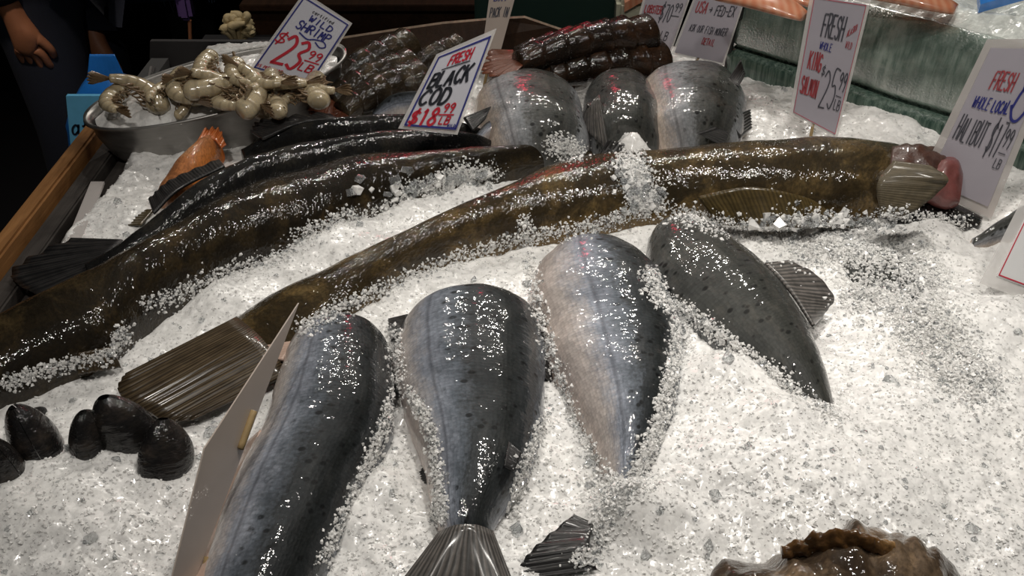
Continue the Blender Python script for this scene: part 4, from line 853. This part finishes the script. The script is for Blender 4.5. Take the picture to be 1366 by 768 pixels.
# ------------------------------------------------------------------ people in the dark aisle
def skin_mesh(name, verts, edges, radii, mat, parent, root=0, sub=2):
    me = bpy.data.meshes.new(name); org = np.array(parent['_o'])
    me.from_pydata((np.array(verts)-org).tolist(), edges, []); o = bpy.data.objects.new(name, me); COL.objects.link(o)
    md = o.modifiers.new('s', 'SKIN'); md.use_smooth_shade = True
    for i, r in enumerate(radii):
        sv = me.skin_vertices[0].data[i]; sv.radius = (r, r) if np.isscalar(r) else r; sv.use_root = (i == root)
    sb = o.modifiers.new('u', 'SUBSURF'); sb.levels = sb.render_levels = sub
    dg = bpy.context.evaluated_depsgraph_get(); m2 = bpy.data.meshes.new_from_object(o.evaluated_get(dg)); m2.name = name
    o.modifiers.clear(); o.data = m2; m2.materials.clear(); m2.materials.append(mat)
    for pl in m2.polygons: pl.use_smooth = True
    o.parent = parent; o['_o'] = parent['_o']; return o
def person(label, base, face, handR, handL, top, legs, extra=None):
    """base: floor point; face: heading angle; hands: wrist points"""
    t = thing('person', label, 'person', base); bx, by, bz = base
    fw = np.array([math.cos(face), math.sin(face), 0]); rt = np.array([fw[1], -fw[0], 0]); c = np.array([bx, by, 0.])
    def at(r, f, z): return c+rt*r+fw*f+np.array([0, 0, z])
    V = []; E = []; R = []
    def v(p, r, link=None):
        V.append(np.array(p)); R.append(r)
        if link is not None: E.append((link, len(V)-1))
        return len(V)-1
    pel = v(at(0, 0, .95), .14); wa = v(at(0, 0, 1.12), .13, pel); ch = v(at(0, 0, 1.32), .15, wa); ne = v(at(0, 0, 1.50), .06, ch); n2 = v(at(0, .01, 1.57), .055, ne); h1 = v(at(0, .03, 1.64), .085, n2); h2 = v(at(0, .02, 1.74), .085, h1); v(at(0, .115, 1.655), .018, h1)
    joints = {}
    for s, hand in ((1, handR), (-1, handL)):
        sh = v(at(s*.19, 0, 1.42), .06, ch); wr = np.array(hand)
        el = (at(s*.19, 0, 1.42)+wr)/2-fw*.05+rt*s*.03; e = v(el, .043, sh); w = v(wr, .028, e)
        dn = (wr-el); dn /= np.linalg.norm(dn); dn = dn*.6+np.array([0, 0, -1])*.6; dn /= np.linalg.norm(dn)
        pm = v(wr+dn*.05, (.040, .024), w); across = fw
        for k in range(4):
            o0 = wr+dn*(.085)+across*(k-1.5)*.02; b0 = v(o0, .0105, pm); L = (.036, .042, .040, .032)[3-k]
            b1 = v(o0+dn*L-rt*s*.012, .0095, b0); b2 = v(o0+dn*(L+.012)-rt*s*.034, .0085, b1); v(o0+dn*(L-.008)-rt*s*.046, .0075, b2)
        th = v(wr+dn*.045+across*.036, .013, pm); th2 = v(wr+dn*.08+across*.050-rt*s*.012, .0105, th); v(wr+dn*.105+across*.042-rt*s*.025, .009, th2)
        hp = v(at(s*.10, 0, .88), .095, pel); kn = v(at(s*.11, .02, .50), .062, hp); an = v(at(s*.11, -.02, .09), .042, kn); v(at(s*.12, .14, .035), .035, an)
        joints[s] = (at(s*.19, 0, 1.42), el, wr)
    skin_mesh('body', V, E, R, M['skin'], t)
    # clothes
    V = []; E = []; R = []
    p = v(at(0, 0, .90), .175); w = v(at(0, 0, 1.12), .165, p); ch = v(at(0, 0, 1.33), .18, w); v(at(0, 0, 1.47), .09, ch)
    for s in (1, -1):
        a, e, wr = joints[s]; x = v(a, .085, ch); y = v(e, .066, x); v(wr+(e-wr)*.10, .052, y)
    lab(skin_mesh('jacket', V, E, R, top, t), 'black long sleeved jacket')
    V = []; E = []; R = []
    p = v(at(0, 0, .95), .16)
    for s in (1, -1):
        x = v(at(s*.10, 0, .86), .115, p); k = v(at(s*.11, .02, .50), .088, x); v(at(s*.11, -.02, .12), .07, k)
    lab(skin_mesh('trousers', V, E, R, legs, t), 'dark trousers')
    V = []; E = []; R = []
    for s in (1, -1):
        V = []; E = []; R = []
        a = v(at(s*.11, -.04, .05), .05); b_ = v(at(s*.115, .06, .045), .052, a); v(at(s*.12, .15, .035), .04, b_)
        skin_mesh('shoe', V, E, R, M['cloth'], t)
    V = []; E = []; R = []
    a = v(at(0, 0, 1.72), .095); b_ = v(at(0, -.04, 1.78), .085, a); v(at(0, -.06, 1.66), .07, a)
    skin_mesh('hair', V, E, R, M['hair'], t)
    return t
hR = Q(22, 26, 2.3); hL = Q(128, 58, 2.5)
person('person in black jacket and dark jeans holding a blue bag at the left', (-1.17, 2.50, 0), math.radians(-5), hR, hL, M['cloth'], M['jeans'])
pp2 = person('person in frayed denim shorts over black leggings, behind at top left', (-1.22, 3.35, 0), math.radians(-80), (-1.52, 3.3, .85), Q(244, -75, 2.95), M['cloth'], M['cloth'])
# denim shorts: two flared legs with a frayed hem
zc = Q(190, 12, 3.1)[2]
V = []; f = []; n = 40
for (z, r) in ((zc+.40, .19), (zc+.2, .225), (zc+.015, .25), (zc, .252), (zc+.01, .24), (zc+.39, .18)):
    for j in range(n):
        a = 2*PI*j/n; V.append((-1.22+r*math.cos(a), 3.35+r*.8*math.sin(a), z))
for i in range(6):
    for j in range(n): f.append((i*n+j, i*n+(j+1) % n, ((i+1) % 6)*n+(j+1) % n, ((i+1) % 6)*n+j))
ds = mk('denim_shorts', V, f, M['denim'], pp2); lab(ds, 'blue denim shorts with a frayed hem')
V = []; f = []
for j in range(90):
    a = 2*PI*j/90; x = -1.22+.254*math.cos(a); y = 3.35+.254*.8*math.sin(a); l = rng.uniform(.008, .035); dx = rng.uniform(-.01, .01); k = len(V)
    V += [(x, y, zc+.004), (x+.002, y, zc+.004), (x+.002+dx, y-.002, zc-l), (x+dx, y-.002, zc-l)]; f.append((k, k+1, k+2, k+3))
fr = mk('frayed_threads', V, f, M['denim'], ds, smooth=False)
a = Q(229, -30, 2.9); b = Q(259, 26, 2.9)
pb = thing('purple_bag', 'small purple cloth bag with a hanging strap at the top', 'bag', (a[0], 2.9, b[2]))
box('pouch', (a[0], 2.88, b[2]), (b[0], 2.93, a[2]), M['purple'], pb, .012)
rod('carry_loop', [Q(236, -28, 2.9), Q(243, -95, 2.93), Q(252, -28, 2.9)], .005, M['purple'], pb, 8)
q1 = Q(253, 26, 2.9); q2 = Q(254, 56, 2.9); rod('strap', [q1, (q1+q2)/2, q2], .006, M['skin'], pb, 8)
# third person: dark legs behind the shorts
person('person in all black standing at the top centre left behind the grey board', (-.62, 3.3, 0), math.radians(-90), (-.85, 3.2, .86), (-.38, 3.2, .86), M['cloth'], M['cloth'])
# blue plastic bag
bt = Q(140, 88, 2.28); bagY = 2.28
bl = Q(78, 210, bagY); br_ = Q(182, 120, bagY)
bag = thing('blue_plastic_bag', 'bright blue plastic carrier bag hanging from the hand at left', 'bag', (bt[0], bagY, bl[2]-.12))
V = []; f = []; nz, n = 26, 48; z0 = bt[2]-.02; z1 = bl[2]-.12
for i in range(nz+1):
    s = i/nz; z = z0+(z1-z0)*s; w = .035+.105*min(1, (s*2.6))**.7; dd = .02+.05*math.sin(min(1, s*1.1)*PI)**.7
    for j in range(n):
        a = 2*PI*j/n; k = 1+.12*(vn(a*3, s*5, 5)-.5)
        V.append((bt[0]-.0+w*math.cos(a)*k, bagY+dd*math.sin(a)*k, z))
for i in range(nz):
    for j in range(n): f.append((i*n+j, i*n+(j+1) % n, (i+1)*n+(j+1) % n, (i+1)*n+j))
f.append(tuple(nz*n+j for j in range(n)))
mk('bag_body', V, f, M['bag'], bag)
fin('handle', [(bt[0]-.03, bagY, z0+.05), (bt[0]+.03, bagY, z0+.05)], [(bt[0]-.05, bagY-.01, z0-.02), (bt[0]+.05, bagY-.01, z0-.02)], M['bag'], bag, conv=lambda q: np.array(q))
yp = bagY-.088
cb = Card(Q(88, 128, yp), Q(150, 128, yp), Q(150, 215, yp), Q(96, 215, yp))
lab(slab('printed_panel', cb.c, (0, .012, 0), M['bagprint'], bag), 'pale blue printed panel')
cb.ribbons('bag_lettering', cb.text('afe', .06, .42, .62, .22, .008), M['ink'], bag)

# ------------------------------------------------------------------ room
struct(box('floor', (-4, -1.5, -.05), (4, 6, 0), M['floor'])); struct(box('wall_back', (-4, 6, 0), (4, 6.1, 3.4), M['wall']))
struct(box('wall_left', (-4.1, -1.5, 0), (-4, 6.1, 3.4), M['wall'])); struct(box('wall_right', (4, -1.5, 0), (4.1, 6.1, 3.4), M['wall'])); struct(box('ceiling', (-4.1, -1.5, 3.4), (4.1, 6.1, 3.5), M['wall']))

# ------------------------------------------------------------------ lights: hanging lamps over the stall and a red neon behind, plus an added fill spot on the bag
def lamp(x, y, z, tx, ty, power, size=.10, col=(1, .95, .87), spread=100):
    l = bpy.data.lights.new('lamp', 'AREA'); l.shape = 'DISK'; l.size = size; l.energy = power; l.color = col; l.spread = math.radians(spread)
    o = bpy.data.objects.new('stall_or_fill_lamp', l); COL.objects.link(o); o.location = (x, y, z)
    from mathutils import Vector
    o.rotation_euler = (Vector((tx, ty, BED))-Vector((x, y, z))).to_track_quat('-Z', 'Y').to_euler(); return o
for x, y, pw in ((-.75, 2.7, 1.2), (-.3, 2.72, 1.2), (.12, 2.75, 1.3), (.42, 2.75, 1.3), (.8, 2.7, 1.6)): lamp(x, y, 2.35, x*.5, 1.1, pw, .05)
lamp(-.35, .25, 2.5, -.15, 1.2, 2.4, .10, (1, .95, .88), 90)
lamp(.35, 1.0, 2.6, .35, .95, 3.0, .12, (1, .95, .88), 80)
lamp(.75, .7, 2.5, .55, 1.0, 1.4, .12, (1, .95, .88), 80)
rd = lamp(-.05, 3.1, 1.75, 0, 1.3, .12, .12, (1, .02, .08), 60); rd.data.shape = 'RECTANGLE'; rd.data.size = .22; rd.data.size_y = .12
bag_fill = lamp(-1.0, 1.5, 2.4, -1.08, 2.3, .8, .1, (1, .86, .74), 45)  # added fill spot to brighten the bag and hands, no lamp of the stall
w = bpy.data.worlds.new('world'); scn.world = w; w.use_nodes = True
w.node_tree.nodes['Background'].inputs[0].default_value = (.9, .95, 1, 1); w.node_tree.nodes['Background'].inputs[1].default_value = .03

# ------------------------------------------------------------------ camera
cam = bpy.data.cameras.new('camera'); co = bpy.data.objects.new('camera', cam); COL.objects.link(co)
cam.lens = 35; cam.sensor_width = 36; cam.clip_start = .05; co.location = (0, 0, CAMZ); co.rotation_euler = (PI/2-PITCH, 0, 0)
scn.camera = co
scn.view_settings.view_transform = 'Standard'; scn.view_settings.look = 'None'; scn.view_settings.gamma = 1; scn.view_settings.use_curve_mapping = False
scn.view_settings.exposure = 0.0
for o in bpy.data.objects:
    if '_o' in o: del o['_o']
